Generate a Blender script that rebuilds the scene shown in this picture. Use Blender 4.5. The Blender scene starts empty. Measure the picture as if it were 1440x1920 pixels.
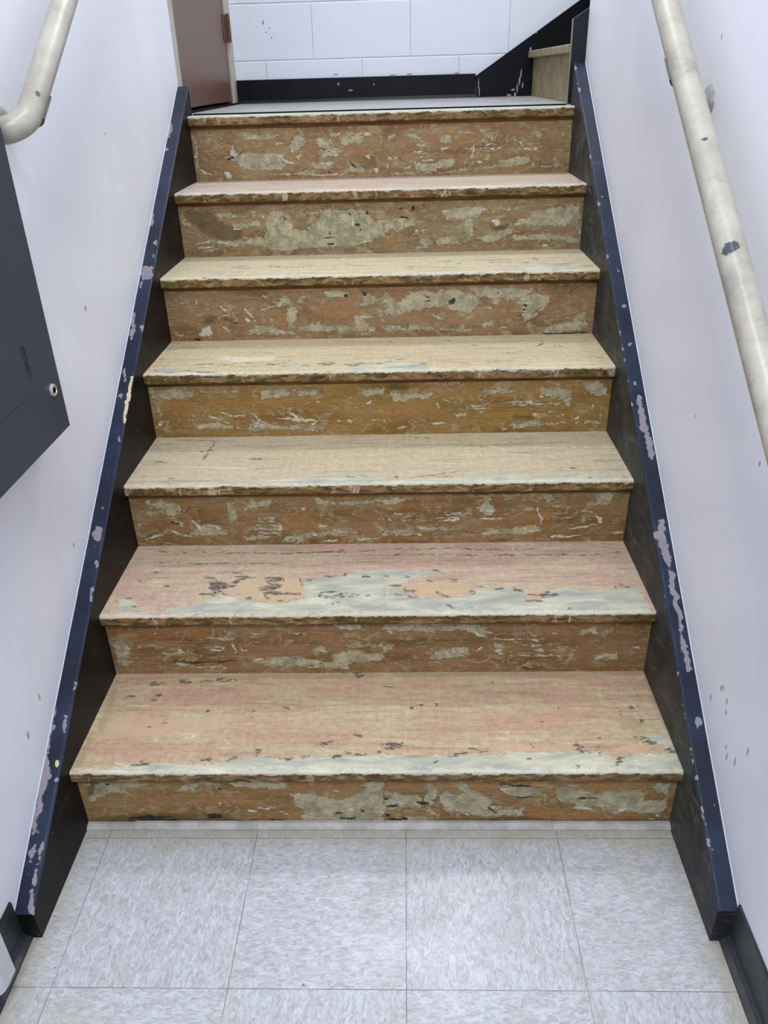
import bpy, bmesh, math, random
import numpy as np
from mathutils import Vector, Matrix

random.seed(7)
rng = np.random.default_rng(11)
C = bpy.context.scene.collection

# ---------------------------------------------------------------- site measurements (metres)
XW = 0.635            # stairwell walls stand at +-XW
XS = 0.599            # inner faces of the two stringers
NOSE = 0.0176         # tread overhang
TH = 0.028            # tread thickness
TREAD_Z = [0.1682, 0.3428, 0.5179, 0.7007, 0.8815, 1.0663, 1.2571]
TREAD_Y = [-0.0176, 0.2602, 0.5369, 0.8082, 1.0779, 1.3459, 1.6209]
ZL = 1.2571           # landing level
YF = 2.70             # block wall at the back of the landing
CEIL = 3.5
# traced outlines of paint flakes per board: layer+radius(0.1mm) then points (mm); radius 0 = polygon
PATCH = {
 'r7': '''P0 -441 1205 -343 1199 -308 1200 -345 1184 -381 1183 -430 1186;P0 -467 1140 -429 1150 -384 1147 -321 1145 -297 1116 -316 1099 -362 1094 -417 1096 -443 1107 -460 1120 -491 1124;P0 -278 1181 -259 1198 -241 1196 -236 1172 -253 1156 -280 1152 -302 1157;P0 -202 1185 -166 1188 -158 1162 -177 1150 -203 1163;P0 -126 1187 -54 1191 -51 1171 -87 1164 -127 1167;P0 -156 1200 -32 1199 -32 1189 -157 1190;P0 -224 1116 -148 1116 -153 1096 -208 1093;P0 -195 1150 -145 1157 -105 1156 -142 1133 -188 1125;P0 -111 1117 -75 1115 -58 1093 -4 1080 -99 1086;P0 -267 1092 -208 1089 -218 1076 -272 1082;P31 -562 1202 -518 1199;W0 -478 1157 -467 1177 -467 1157 -452 1152 -467 1136 -480 1145;W31 -584 1110 -568 1093 -542 1084;W0 -509 1091 -490 1095 -480 1080 -497 1074;W22 -326 1141 -324 1116 -330 1100;W35 -318 1137 -297 1116 -279 1111;W17 -390 1095 -444 1102 -460 1120;W17 -354 1083 -272 1082 -191 1076 -109 1080;W48 -259 1137 -264 1127;W44 -280 1156 -276 1148;W17 -204 1151 -192 1130;W17 -166 1190 -154 1164;W17 -160 1131 -133 1137;W52 -39 1128;W61 -13 1092 -18 1082;W17 -341 1172 -292 1175;W52 -37 1193 -50 1191;W35 -188 1113 -152 1112;W22 -587 1188 -589 1143 -592 1089;O0 -157 1188 -135 1187 -133 1173 -151 1168;O0 -240 1155 -209 1147 -201 1126 -242 1129;O0 -87 1152 -29 1154 -30 1138 -88 1135;D17 -490 1131 -471 1132;D22 -253 1160;D17 -172 1087 -158 1085;D13 -108 1085 -95 1085;D22 -98 1111 -81 1098;D13 -203 1165 -181 1154 -159 1145;W13 114 1169 140 1169;W13 109 1159 145 1158;W17 96 1139 131 1138;W13 118 1131 145 1132;W13 118 1122 145 1122;W22 131 1112 167 1113;W26 189 1145 216 1145;W13 260 1143 287 1144;W13 322 1154 380 1154;W13 318 1144 394 1143;W13 323 1136 367 1137;W22 429 1139 513 1141;W13 482 1150 446 1153;W17 352 1182 355 1165;W17 365 1185 362 1165;W17 396 1181 399 1162;W17 423 1174 426 1160;W26 296 1159 290 1118;W17 326 1176 317 1166;W13 274 1127 266 1094;W13 297 1110 288 1094;W35 306 1106 324 1101;W22 19 1129 37 1120 55 1122;W22 19 1108 27 1091;W35 77 1094 95 1092;W39 437 1163 446 1155;W17 572 1180 575 1170;W17 559 1116 547 1100;P0 74 1196 118 1187 136 1171 100 1172;P0 185 1182 224 1185 229 1164 211 1157 189 1165;P0 484 1186 501 1194 511 1178 493 1172;P0 104 1110 181 1104 181 1079 109 1079;P0 185 1113 234 1115 243 1103 212 1083 185 1088;P0 377 1108 475 1118 481 1097 370 1083;P0 323 1122 346 1125 346 1111 328 1111;P0 9 1081 190 1077 324 1091 414 1093 414 1088 325 1084 190 1072 9 1075;P0 25 1190 52 1193 38 1173 20 1170;P26 237 1192 277 1189;P26 312 1195 356 1195;P26 426 1200 452 1199;P22 592 1196 603 1094 548 1085 481 1091;O0 242 1184 277 1179 287 1159 260 1152 242 1164;O0 350 1133 385 1132 360 1100 342 1096''',
 'r6': '''P0 -317 1008 -290 1010 -270 992 -260 971 -259 959 -241 958 -215 951 -207 970 -181 986 -162 1011 -48 1008 -31 987 -14 972 12 978 11 931 -70 907 -84 903 -133 900 -232 902 -305 891 -358 909 -345 948 -334 969 -336 994;P0 -485 1008 -415 1004 -411 996 -447 994 -478 997;P0 -442 977 -359 980 -356 969 -415 962 -441 967;P0 -242 1002 -171 1007 -176 997 -229 996;P0 -409 936 -346 939 -348 913 -402 915;P0 -495 927 -374 925 -384 914 -430 911 -488 916;P43 -587 1012 -587 979 -566 974;P22 -389 1016 -370 1005 -371 995;G0 -572 1020 -506 1014 -479 985 -415 958 -418 932 -455 927 -520 943 -561 978 -584 1004;W22 -440 975 -437 962 -419 963;W22 -353 1005 -337 983 -336 965;W22 -218 970 -213 953;W34 -76 984 -83 959;W22 -168 912 -146 905;W22 -74 912 -52 916 -25 919;W22 -495 927 -478 923 -437 922;W22 -564 922 -500 930;W26 -557 909 -506 913;W22 -540 900 -494 904;D34 -37 1000;D22 -88 999 -82 988;D34 -72 967 -61 963;D17 -172 931 -140 930;D22 -159 914 -144 910;D17 -287 993 -281 984;D17 -151 943;D17 -118 933;D22 -351 934;D17 -57 952;O0 -401 1008 -380 995 -384 982 -399 985;O0 -262 971 -227 975 -227 966 -259 961;O0 -26 1000 4 997 -10 974 -25 977;P0 184 1003 223 1006 292 1013 310 1004 294 980 276 976 278 925 269 917 253 926 250 972 210 978 188 982;P0 330 933 365 941 387 948 392 934 375 919 349 905 322 907 278 917;P0 113 921 140 929 158 915 145 892 100 891 127 903;P0 162 915 198 925 238 926 234 905 180 900;P0 224 956 250 960 251 935 233 935 220 944;P0 13 982 79 980 96 976 127 971 122 959 83 959 52 943 30 952 11 927;P0 458 993 587 1010 595 973 584 953 540 949 479 951 426 952 395 961 434 973;P0 397 927 428 926 502 929 520 929 578 919 596 910 593 897 535 907 437 909 398 910;P26 580 990 588 948 574 910;P26 390 965 392 940;P43 593 940 597 927;P26 341 1000 419 1002;P21 100 938 158 937;W0 324 971 351 972 360 962 351 953 340 960;W21 285 980 306 1002 319 1000;W17 474 896 500 896;W17 395 969 404 957 435 956;W13 87 947 153 943;W21 52 947 69 960;W17 408 967 451 970;W13 446 989 476 992 494 986;G0 329 954 386 957 387 944 357 939 334 943;D21 55 1010 68 1008;D39 96 1009 103 1007;D17 129 1013 136 1014;D21 61 984 83 981;D13 162 915 167 907;D17 471 898 482 898;O0 528 941 572 940 568 928 538 922;O0 11 923 47 931 55 909 28 901''',
 'r5': '''P0 -299 795 -280 808 -269 826 -248 819 -244 805 -222 812 -214 829 -201 824 -207 798 -227 801 -258 797;P0 -261 792 -232 794 -229 776 -237 758 -241 733 -260 731 -259 759;P0 -62 791 -44 799 -43 826 -30 830 -12 816 10 816 14 800 -17 801 -31 790;P0 -11 785 13 782 12 726 6 744 -5 772;P0 -227 735 -186 748 -150 743 -123 738 -87 732 -88 719 -188 721 -233 722;P0 -369 729 -349 744 -295 736 -278 727 -233 722 -242 717 -352 715 -379 717;P0 -153 837 -113 836 -83 829 -92 818 -145 817;P0 -72 764 -36 768 -1 758 -50 754 -33 736 -15 731 -6 717 -65 718;P31 -592 738 -581 719 -554 716;P0 -311 762 -300 762 -303 753 -312 755;W0 -486 745 -475 722 -485 713 -517 718 -505 736;W35 -379 765 -371 756 -357 756;W30 -380 792 -368 779 -352 756;W22 -451 803 -435 789 -423 775;W22 -450 776 -423 771;W26 -450 740 -424 725;W26 -364 774 -365 765;W26 -323 825 -314 820;W17 -491 738 -510 731;W22 -512 813 -509 804;W13 -571 810 -540 811;W17 -294 795 -318 789 -345 787;W17 -58 795 -31 790;G0 -497 763 -454 778 -456 762 -480 749 -498 754;G0 -455 767 -424 766 -408 750 -439 755;D17 -410 752 -405 749;D22 -532 704 -514 706;D26 -43 828 -36 825;D30 -96 824 -88 822;O0 -173 799 -115 803 -57 799 -76 773 -95 758 -140 761 -157 775 -179 779;O0 -301 777 -265 777 -263 740 -295 741;P0 14 820 28 828 32 811 54 802 72 810 81 827 125 831 142 826 199 838 226 829 243 822 270 815 284 797 302 788 323 805 341 798 358 804 385 799 394 786 393 812 436 820 472 811 465 784 440 767 415 741 406 736 400 768 380 799 354 802 324 792 297 788 271 793 267 775 245 762 232 753 222 771 191 781 147 784 116 778 93 779 84 770 62 770 44 753 26 766 13 758;P0 252 833 261 837 392 834 431 829 423 816 389 804 349 804 279 810;P0 457 708 478 726 531 736 584 737 590 719 551 711 498 705 462 703;P0 539 747 559 760 577 762 570 742 544 736;P0 411 732 424 734 438 722 430 716 412 718;P0 12 728 48 734 75 725 84 738 102 733 201 722 237 735 237 717 147 719 12 721;P0 281 739 321 743 326 727 291 725;P0 192 732 210 722 264 721 246 708 219 713;W39 402 800;W17 12 731 62 730;W13 289 779 320 776;W13 344 724 402 724;W13 415 743 457 773 465 782;W17 539 745 521 748;W13 125 773 178 750;W17 357 826 366 819;D35 208 807 204 794;D22 198 803 200 790;D17 399 786 412 783;D17 125 816 138 813;D13 129 802 147 802;D17 462 703 498 701 560 704 591 706;D17 404 775 408 772;D17 331 820;G0 268 802 279 801 288 788 275 786;O0 14 800 27 802 29 789 13 778;O0 165 782 205 776 218 767 169 768;O0 32 815 63 823 67 810 45 804''',
 'r4': '''P0 -592 654 -505 650 -474 645 -513 626 -559 629 -591 632;P0 -305 649 -278 646 -275 627 -303 625;P0 -273 648 -233 648 -234 631 -271 624;P0 -224 648 -156 646 -161 632 -202 630;P0 -52 647 16 646 15 627 -35 628;P0 -491 557 -421 559 -376 545 -395 541 -479 542;P0 -358 538 -328 564 -301 554 -236 548 -190 542 -140 534 -145 529 -237 536 -302 537 -350 532;P27 -465 645 -401 644 -365 645;P44 -585 613 -579 588 -579 564;W27 -451 579 -429 571 -420 568;W18 -413 586 -391 580 -354 575;W18 -411 566 -394 551;W22 -456 574 -465 579;W18 -344 584 -326 582 -322 569 -296 554;W22 -267 568 -235 568 -208 558;W31 -238 588 -221 573 -212 563;W31 -212 565 -162 557;W18 -181 547 -162 557;W22 -354 538 -376 544;W18 -493 542 -460 547;W22 -319 559 -330 545;W18 -106 561 -93 556;W26 -31 608 -17 610;W26 -63 594 -59 593;W18 -70 553 -83 560;W18 -19 559 9 556;W18 -328 606;W13 -490 580;W18 -162 615 -154 610;W18 -581 549 -583 564;G0 -594 526 -473 522 -332 519 -333 516 -595 520;O0 -565 617 -321 623 -141 600 -142 581 -241 597 -297 589 -416 600 -492 587 -557 583;P0 414 639 445 643 490 637 505 618 494 590 474 609 447 614 420 620;P0 519 655 581 654 590 612 554 622 530 637;P0 29 636 87 630 124 634 150 639 142 620 96 616 42 607;P0 196 575 233 575 228 565 201 563;P0 334 539 407 550 434 542 488 551 494 541 426 535 362 531;P0 267 636 320 645 357 635 330 626 276 622;P35 579 588 580 544 516 545;P31 151 610 155 591 142 605;P26 173 652 199 659 222 651;P26 348 626 358 606 345 592;W13 214 594 287 594;W13 210 587 296 587;W13 332 592 390 596 475 597;W13 322 602 421 603;W18 416 620 425 615;W18 433 619 442 622;W18 451 621 460 624;W26 169 612 182 609;W22 201 568 219 570;W35 45 536 73 538;W18 110 547 179 546;W18 114 557 119 547;W26 321 529 335 528;W18 355 531 362 536;W18 371 532 380 537;W18 380 545 416 542;W22 473 571 483 566;W22 405 569 414 572;W22 515 553 523 565;W18 260 577 273 579;W18 450 581 448 573;W18 13 559 18 549;W17 556 596 562 584;W22 301 692 306 669;O0 404 653 440 650 419 636 405 636;O0 15 603 128 596 187 590 174 556 59 563 14 569;G0 342 568 396 567 406 557 361 555;G0 21 660 83 654 79 640 34 641''',
 'r3': '''P0 -367 468 -345 463 -343 437 -331 427 -356 404 -364 417 -361 443;P0 -322 463 -255 467 -260 454 -315 445;P0 -151 475 -99 459 -45 464 17 468 17 458 -46 451 -144 455;P0 -439 402 -403 397 -368 386 -374 375 -416 370 -471 371;P0 -232 363 -167 378 -112 382 -67 377 -72 366 -159 365 -206 354 -234 350;P0 -333 369 -286 374 -260 363 -325 356;P0 -237 466 -224 464 -234 454;P0 -561 466 -516 465 -480 465 -480 434 -509 424 -519 445;P26 -581 430 -588 378 -574 362;P44 -574 441 -544 430 -550 450;P43 6 391 10 376;W18 -514 388 -489 374 -462 368;W31 -455 418 -443 402 -436 387;W26 -421 402 -385 391;W22 -429 376 -401 376;W22 -497 414 -480 406 -479 395;W26 -574 364 -535 375;W22 -264 421 -250 420;W13 -291 416 -250 418;W13 -297 407 -251 409;W17 -302 398 -239 397;W13 -303 387 -239 388;W17 -291 379 -245 378;W17 -247 408 -235 389 -250 374;W26 -143 396 -121 396;W26 -163 373 -150 367;W22 -135 352 -100 353;W17 -206 345 -182 357;W22 -185 445 -174 443;W17 -54 355 -4 357;W26 -112 380 -72 374;W18 -560 468 -547 466;W22 -320 447 -316 442;D18 -507 407 -484 406;G0 -571 378 -534 380 -545 367 -569 367;O0 -529 409 -465 408 -459 392 -492 382 -527 393;O0 -475 439 -451 444 -448 431 -472 429;O0 -227 431 -155 419 -148 388 -217 389;P0 513 478 569 480 548 440 525 451;P0 15 381 83 382 96 367 42 365 14 368;P0 209 373 250 367 277 383 304 377 304 369 268 362 214 365;P0 303 382 339 384 357 387 375 392 402 381 398 371 331 364 304 369;P0 299 474 343 476 326 461 304 464;P0 396 472 426 472 423 457 406 452;P0 17 468 84 472 75 462 43 452 17 453;P0 105 387 204 386 209 378 169 379 114 379;P0 239 440 264 469 284 429 266 414;P26 328 433 372 435;P22 424 442 451 437;W13 141 413 217 413;W13 150 407 213 407;W17 168 423 221 425;W13 159 430 172 433;W17 43 427 74 424;W13 56 411 69 403;W22 96 388 137 384;W22 249 409 302 409;W22 261 434 283 431;W22 385 438 397 397;W39 524 415 538 407 537 395;W17 418 407 471 411;W17 487 426 514 426;W17 465 377 535 390;W22 353 382 366 387;W22 417 357 494 359;W21 573 368 596 365;W17 96 369 105 365;W22 25 412 38 406;G0 251 349 305 353 332 348 287 343;O0 30 448 97 457 150 456 141 431 79 434;O0 328 418 416 432 431 411 411 386 329 403''',
 'r2': '''P0 -264 204 -227 213 -155 212 -124 203 -129 186 -230 186 -261 193;P0 -100 220 -50 237 -19 220 17 225 16 208 -20 197 -93 192;P0 -144 240 -117 246 -109 226 -136 220;P0 -590 269 -567 269 -554 241 -564 212 -552 201 -573 189 -589 201;P0 -91 303 -29 308 -26 287 -78 292;P26 -362 295 -360 276;P35 -332 284 -310 278;P22 -374 268 -312 264;P0 -129 198 -79 197 -62 180 -116 180;P0 -67 248 17 250 17 242 -63 237;W17 -373 242 -341 242;W17 -378 235 -347 235;W30 -318 250 -315 233;W17 -305 242 -300 230;W26 -292 236;W30 -441 240 -441 226;W17 -452 229 -425 229;W17 -484 226 -466 226;W13 -536 244 -494 252 -481 243;W30 -349 182 -344 185;W17 -483 206 -456 200 -412 188 -357 187;W17 -399 217;W17 -488 282;W22 -278 204 -259 207;W17 -278 283 -261 275;W13 -190 280 -154 279;W13 -82 303 -61 292;W17 -175 186 -129 185;D13 -465 206 -420 200 -365 202 -319 205;O0 -588 303 -531 297 -369 306 -374 268 -491 269 -547 258 -580 275;O0 -153 299 -88 282 -98 260 -151 266;P0 137 230 151 238 199 238 204 215 169 207 115 204;P0 106 307 228 301 255 279 229 268 194 285 115 280 18 286 19 305;P0 261 248 279 248 284 228 266 223;P0 438 282 476 293 482 277 448 269;P0 485 204 501 218 532 218 539 198 516 204 490 199;P0 17 245 35 247 26 225 17 219;P0 341 228 372 233 373 222;P26 407 239 429 233;P21 498 293 509 271;P21 299 273 343 278 352 267;W17 23 297 36 275;W17 45 297 58 275;W17 67 297 80 277;W17 98 291 106 277;W17 151 235 160 210;W17 173 238 178 215;W17 191 238 195 215;W26 262 229 284 226;W17 276 216 284 223;W26 359 227 372 227;W21 485 201 506 214 532 214;W17 198 295 247 262;W13 238 262 370 258;W13 258 211 347 214 462 215;W13 386 275 400 272;W17 226 226 235 240;W13 327 242 385 242;W21 564 240 592 231;G0 18 259 150 263 238 265 238 261 150 257 62 253 18 253;D17 331 180 358 175;D13 294 203 308 200;O0 18 283 62 275 150 274 238 268 194 263 18 270;O0 376 299 411 299 396 261 370 267;O0 519 292 566 297 561 270 526 271''',
 'r1': '''P0 -589 70 -557 125 -507 128 -445 120 -474 112 -503 99 -507 90 -532 90 -571 80 -578 67;P0 -403 99 -377 124 -354 126 -352 112 -367 96 -376 102 -390 96;P0 -354 126 -314 123 -307 112 -317 98 -329 115 -346 118;P0 -305 121 -238 125 -176 121 -177 104 -231 104 -284 112;P0 -169 89 -115 94 -107 80 -71 70 -43 86 -11 111 -20 124 20 125 17 11 -157 11 -146 41 -167 64;P44 -584 118 -578 115;W30 -258 42 -247 38;W35 -223 51 -221 44;W22 -241 47 -200 51;W17 -192 41 -179 29;W22 -317 67 -317 60;W13 -97 96 -70 97;W26 -63 47 -41 41;W17 -82 4 -68 6;W22 9 47 18 28;D26 -316 112 -312 102;D17 -545 118 -537 115;D26 -27 44 -23 37;D22 -82 31 -69 34;D31 -514 18 -424 24;D26 -511 9 -454 13 -389 8 -231 9 -185 11;D52 -345 26 -322 24;D22 -13 125 -2 125;D17 -74 18 -33 18;D31 -558 6 -232 4;G0 -604 11 -564 24 -460 34 -414 28 -321 34 -277 14 -166 14 -167 6 -596 2;G0 -581 122 -558 123 -576 80 -588 74;O0 -167 118 -86 123 -24 124 -20 108 -52 86 -76 72 -102 86 -110 99 -155 92;O0 -497 86 -404 93 -361 80 -269 86 -245 60 -318 60 -411 47 -478 61;P0 104 117 118 123 127 102 127 79 111 50 100 60;P0 100 50 109 60 129 22 109 28;P0 246 111 281 114 330 101 338 86 305 76 260 89;P0 364 111 404 104 445 92 506 101 533 95 545 66 575 73 587 85 585 34 527 34 464 37 458 54 432 50 401 41 404 60 373 63 363 79;P0 135 98 171 86 198 98 229 79 239 60 226 41 298 47 299 28 200 24 190 34 140 41 131 67;P0 162 126 188 123 198 92 166 101;P0 63 24 104 24 109 9 63 11;P0 20 99 60 86 95 79 95 54 64 44 18 47;P0 556 120 586 120 582 85 554 98;P0 338 111 351 60 342 60;W21 293 86 305 76;W30 396 50 437 46;W17 468 41 543 47;W17 136 86 162 86;W17 154 54 190 28;W22 46 73 59 54;W17 37 67 36 47;W17 217 47 298 50;W17 556 18 565 15;W21 573 28 578 21;D13 250 117 285 114 330 103;D17 287 79 327 82;D35 86 63 104 63;D22 19 73 33 76;D22 20 31 31 24;D26 27 14 63 14;D22 23 54 46 54;D17 407 76 451 77;D17 230 50 245 34;D26 155 6 291 9;G0 132 18 299 24 381 15 601 18 602 7 63 6;G0 502 92 502 60 510 66;O0 25 120 95 123 100 114 60 104 29 108;O0 192 123 241 123 246 105 206 101;O0 376 126 477 126 529 120 505 107 444 101 417 114;O0 306 54 378 47 460 34 426 15 313 21''',
 't6': '''W33 -587 1489 -374 1365 -163 1325 16 1316;D16 -116 1413 -108 1418;P33 -589 1390 -368 1327 -160 1288;G0 -418 1311 -383 1275 -345 1239 -315 1150 -389 1176;C0 -175 1459 12 1473 15 1371 -169 1391;W29 16 1323 219 1347 423 1355 577 1357;P24 56 1347 381 1347 574 1341;D16 599 1494 588 1372;C0 98 1473 313 1500 520 1456 347 1405 180 1388''',
 't5': '''D20 -424 1209 -394 1196 -365 1192;D12 -416 1225 -381 1219;D12 -332 1210 -286 1219;D20 -323 1207 -292 1200 -261 1193 -229 1210;D16 -236 1190 -182 1205 -176 1228;D12 -236 1226 -200 1211;D20 -97 1241 -93 1216;D16 -104 1217 -66 1189 -12 1193;D12 -414 1099 -383 1091;D12 -480 1082 -413 1076;D12 -405 1139 -384 1143;D12 -505 1159 -440 1149;P32 -446 1079 -281 1063 -119 1057 17 1053;W40 -377 1146 -166 1126 15 1127;D16 269 1229 408 1224;D20 308 1194 375 1197;D40 444 1241 450 1224;D16 64 1170 106 1162;D24 69 1131 114 1136;D16 176 1145 209 1142;D16 192 1182 198 1170;D12 224 1193 236 1186;D16 553 1126 595 1131;D12 162 1230 200 1226;D12 407 1188 423 1182;P0 377 1148 426 1143 491 1165 534 1151 527 1113 418 1087 375 1091;P32 16 1071 177 1083 377 1081 580 1098;W40 140 1192 263 1159 388 1166;D12 446 1170 509 1153 555 1178''',
 't4': '''D20 -414 883 -393 875 -370 887;D20 -349 887 -328 884;D20 -291 876 -275 871 -243 880;D24 -154 873 -133 863 -113 871;D16 -139 883 -113 877;D20 -199 858 -179 864;D20 -91 865 -62 850 -42 871;D16 -38 864 16 864;D16 -576 836 -531 821 -492 832 -439 817 -407 821;D16 -476 886 -421 886;D12 -237 902 -223 890;D16 -303 974 -294 971;D16 -396 931 -390 924;D12 -335 1064 -320 1055;D12 -591 935 -563 927;P0 -53 852 16 855 18 792 -79 797 -72 815;P0 -575 830 -560 867 -517 833 -406 815 -402 796 -568 805;P0 -230 875 -210 880 -211 823 -227 824;P0 -600 1020 -576 1048 -564 1018 -584 991;P32 -446 808 -241 800 -79 797;W0 -421 953 -345 935 -277 945 -280 904 -380 896 -429 926;D20 -252 857 -232 862;P0 16 874 58 872 107 863 127 830 126 805 18 792;D20 115 862 125 845;D16 49 892 78 897;D12 16 874 41 875;D24 183 1052 201 1051;D24 256 1012 262 1006;D20 422 990 436 998 450 1014;D20 448 1044 452 1029;D20 448 978 452 974;D16 558 889 581 879;D16 296 995 308 987;D12 328 930 365 930;D20 28 1048 39 1052;D16 371 941 380 947;D16 502 968 510 965;D16 554 962 560 962;D12 476 991 496 982;P28 138 804 338 806 576 805;W40 382 834 545 844;D12 262 848 304 858''',
 't3': '''D16 -467 737 -454 731;D16 -444 735 -424 736;D16 -441 680 -435 799;D16 -539 808 -393 797;D12 -293 785 -270 784;D16 -501 579 -488 579;D16 -70 578 -53 573;D20 -38 577 -28 576;D12 -322 684 -282 680;D12 -563 674 -523 672;D21 -445 534 -437 533;P0 -186 574 -124 577 18 572 19 540 -162 545 -288 554;P33 -497 555 -329 550;P25 -594 644 -590 674;W41 -475 641 -299 625;W21 -439 672 -425 669;D20 212 767 219 766;D16 41 571 51 568;D12 80 566 193 591;D16 142 569 179 567;D16 465 606 476 601;D16 500 553 502 546;D12 578 560 587 546;P0 18 549 183 563 308 578 387 557 550 561 586 542 343 535 19 536;D12 337 765 346 763;W32 281 740 323 717;D12 59 809 150 794''',
 't2': '''P0 -168 391 -128 402 -86 413 -44 432 16 437 20 264 -236 268 -201 301 -160 307 -160 343 -168 372;P0 -457 290 -413 297 -386 303 -371 332 -343 338 -311 323 -259 309 -217 301 -186 315 -162 321 -156 267 -460 271;P0 -575 313 -565 334 -527 305 -523 278 -564 278;C0 -321 375 -298 390 -266 404 -219 404 -170 395 -163 328 -221 301 -286 323 -332 345;C0 -115 299 -87 306 -65 292 -29 288 -32 274 -76 272 -117 279;D24 -400 413 -374 406;D0 -388 391 -363 394 -340 383 -343 357 -358 346 -377 357;D0 -261 370 -225 388 -214 373 -229 355 -250 355;D0 -253 404 -220 411 -221 392 -242 389;D40 -382 383 -364 376 -351 357;D24 -368 398 -355 375 -363 350;D24 -351 357 -329 375 -316 394;D28 -331 383 -317 401 -301 405 -283 405;D20 -328 413 -293 410;D20 -336 433 -316 421;D20 -394 341 -374 342 -358 347;D20 -345 346 -326 334;D20 -378 361 -382 383;D24 -257 404 -228 410;D28 -256 393 -233 381;D28 -236 404 -221 388;D24 -264 366 -250 355;D28 -252 344 -236 344 -172 339;D24 -241 377 -218 369 -229 358;D20 -247 337 -237 322;D44 -292 330 -278 324;D20 -307 336;D20 -219 315 -203 316;D16 -220 411 -210 388;D16 -175 399 -166 393 -132 401;D20 -120 410 -95 413;D24 -76 423 -73 413;D20 -139 335 -122 331 -88 327 -39 330;D20 -123 342 -111 346 -52 341;D24 -101 331 -73 338;D20 -23 333 -10 330;D16 -34 410 -13 406;D20 -103 303 -79 306;D12 -530 436 -514 432;D16 -485 375 -470 375;D16 -555 400 -547 401;D24 -563 329 -551 328;D20 -539 299 -528 295;D12 -551 528 -229 513 15 521;D12 -523 474 -232 467;D12 -181 411 -168 372;D12 -95 532 -87 528;P0 16 435 60 434 146 421 145 409 102 406 72 383 30 369 60 339 80 325 141 317 203 323 216 337 226 355 259 351 275 351 301 358 331 335 330 300 362 300 370 328 407 356 432 355 455 344 527 339 555 353 587 353 587 263 586 257 20 264;C0 68 376 127 383 144 390 186 389 214 366 208 337 166 323 101 324 72 354;C0 331 335 367 335 364 314 336 314;D20 66 358 68 347;D36 68 352 95 348;D0 304 354 324 350 327 339 311 341;D0 367 335 403 341 402 324 373 317 364 324;D36 136 340 142 338;D16 43 332 60 339;D20 72 325 93 323;D16 146 327 162 320;D24 213 348 216 333;D16 222 362 239 362;D16 30 371 56 371;D28 308 354 324 344;D36 367 331 399 331;D24 343 335 370 328;D24 376 342 396 334;D20 347 335 334 328;D24 331 306 363 304;D20 129 432 142 430;D16 115 390 136 390;D16 64 406 81 402;D20 17 410 23 409;D20 161 386 187 393;D20 200 281 212 285;D20 153 296 172 282;D16 532 361 534 354 567 355;D16 550 368 552 361;D20 563 519 580 493;D16 579 527 581 510;D16 418 278;D12 165 476 170 475;D16 267 351 284 358;D12 14 530 195 524 373 518;D12 15 504 281 495 544 492''',
 't1': '''D24 -446 253 -418 250;D20 -440 247 -426 245;D24 -399 248 -373 252;D43 -359 254 -332 254;D16 -332 253 -314 255;D24 -521 244 -475 244;D47 -512 246 -498 244;D16 -204 282 -67 278;D47 -50 267 -34 265;D19 -57 278 -30 276;D28 -488 208 -477 208;D16 -496 190 -478 188;D20 -547 201 -535 201;D20 -359 155;D31 -196 166 -189 161;D20 -261 154;D16 -258 134;D12 -150 112;D23 -42 87 -30 81;D35 -104 57 -98 56;D19 -88 64;D19 -74 62;D12 -451 119 -442 118;D12 -476 109 -471 114;D16 -554 195 -547 195;C0 -593 121 -514 145 -380 126 -298 144 -331 97 -455 86 -535 75 -575 69;W31 -390 80;W39 -374 82;W31 -450 70;G0 -587 104 -587 183 -591 234 -586 248 -566 145 -572 86;G0 -597 268 -321 270 15 277 16 260 -183 255 -458 264 -545 248;D23 80 162;D23 96 169;D19 127 175 133 167;D15 256 241;D15 316 239;D15 375 198;D19 390 161;D38 544 163 545 157;D23 557 163;D31 553 124 553 115;D15 513 163 515 127;D23 21 230 34 227;D19 458 73;D12 351 118;D12 317 57;D35 404 52 410 52;D31 20 59 45 56 57 58;D15 527 76 545 81;D15 427 257;P0 546 70 565 81 587 76 589 54 554 57;G0 15 280 242 282 591 279 597 265 373 257 241 265 61 256;G0 500 133 541 133 552 93 511 93;W31 270 87;G0 594 272 607 272 600 92 592 92;P0 -591 -31 -583 -17 -552 -17 -495 0 -426 8 -349 5 -297 8 -263 17 -228 24 -174 19 -130 23 -85 21 -28 25 21 23 22 -21 -519 -23;G0 -598 -23 -597 23 -594 79 -581 60 -582 6 -581 -23;D35 -343 14 -325 17;D22 -297 11 -281 20 -263 20;D39 -235 40 -234 31;D22 -528 -7 -518 -5;D22 -479 4 -448 7;D48 -105 57 -97 57;D26 -88 65;D26 -73 62;D35 -55 33 -51 35;D22 -86 23 -63 22;D26 5 36 14 35;D22 -40 86 -31 83;D22 -327 24;D22 -15 31 -42 31;C0 -75 -1 -57 0 -61 -7;C0 -224 -4 -202 -1 -205 -15;W0 -515 6 -483 5 -489 -6;D17 -219 22 -174 19 -130 25;P0 21 30 47 27 87 21 154 27 220 27 233 24 269 33 357 37 401 37 444 32 473 23 477 3 499 6 596 -14 595 -17 22 -24;P0 540 65 561 77 587 74 595 55 591 43 557 62;P0 484 14 517 26 592 32 597 -9 478 -8;C0 227 57 352 56 404 53 397 37 331 38 269 34 233 26;C0 503 59 547 59 550 35 489 35;C0 83 33 101 57 103 45 87 27;C0 118 7 135 4 126 -8;D51 408 47 411 41;D21 414 35 431 33;D30 20 50 61 50;D26 43 57 56 56;D26 25 30 34 30;D26 190 42 212 38;D22 216 36 225 42;D17 149 22 185 33;D17 316 56 320 50;D21 398 -4;D17 306 15;D21 539 80 558 68;D30 544 65 565 59;D21 581 38 606 33;D22 118 7 126 11;W39 518 13;D21 477 3 484 14 498 21;D21 448 50 445 26''',
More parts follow.
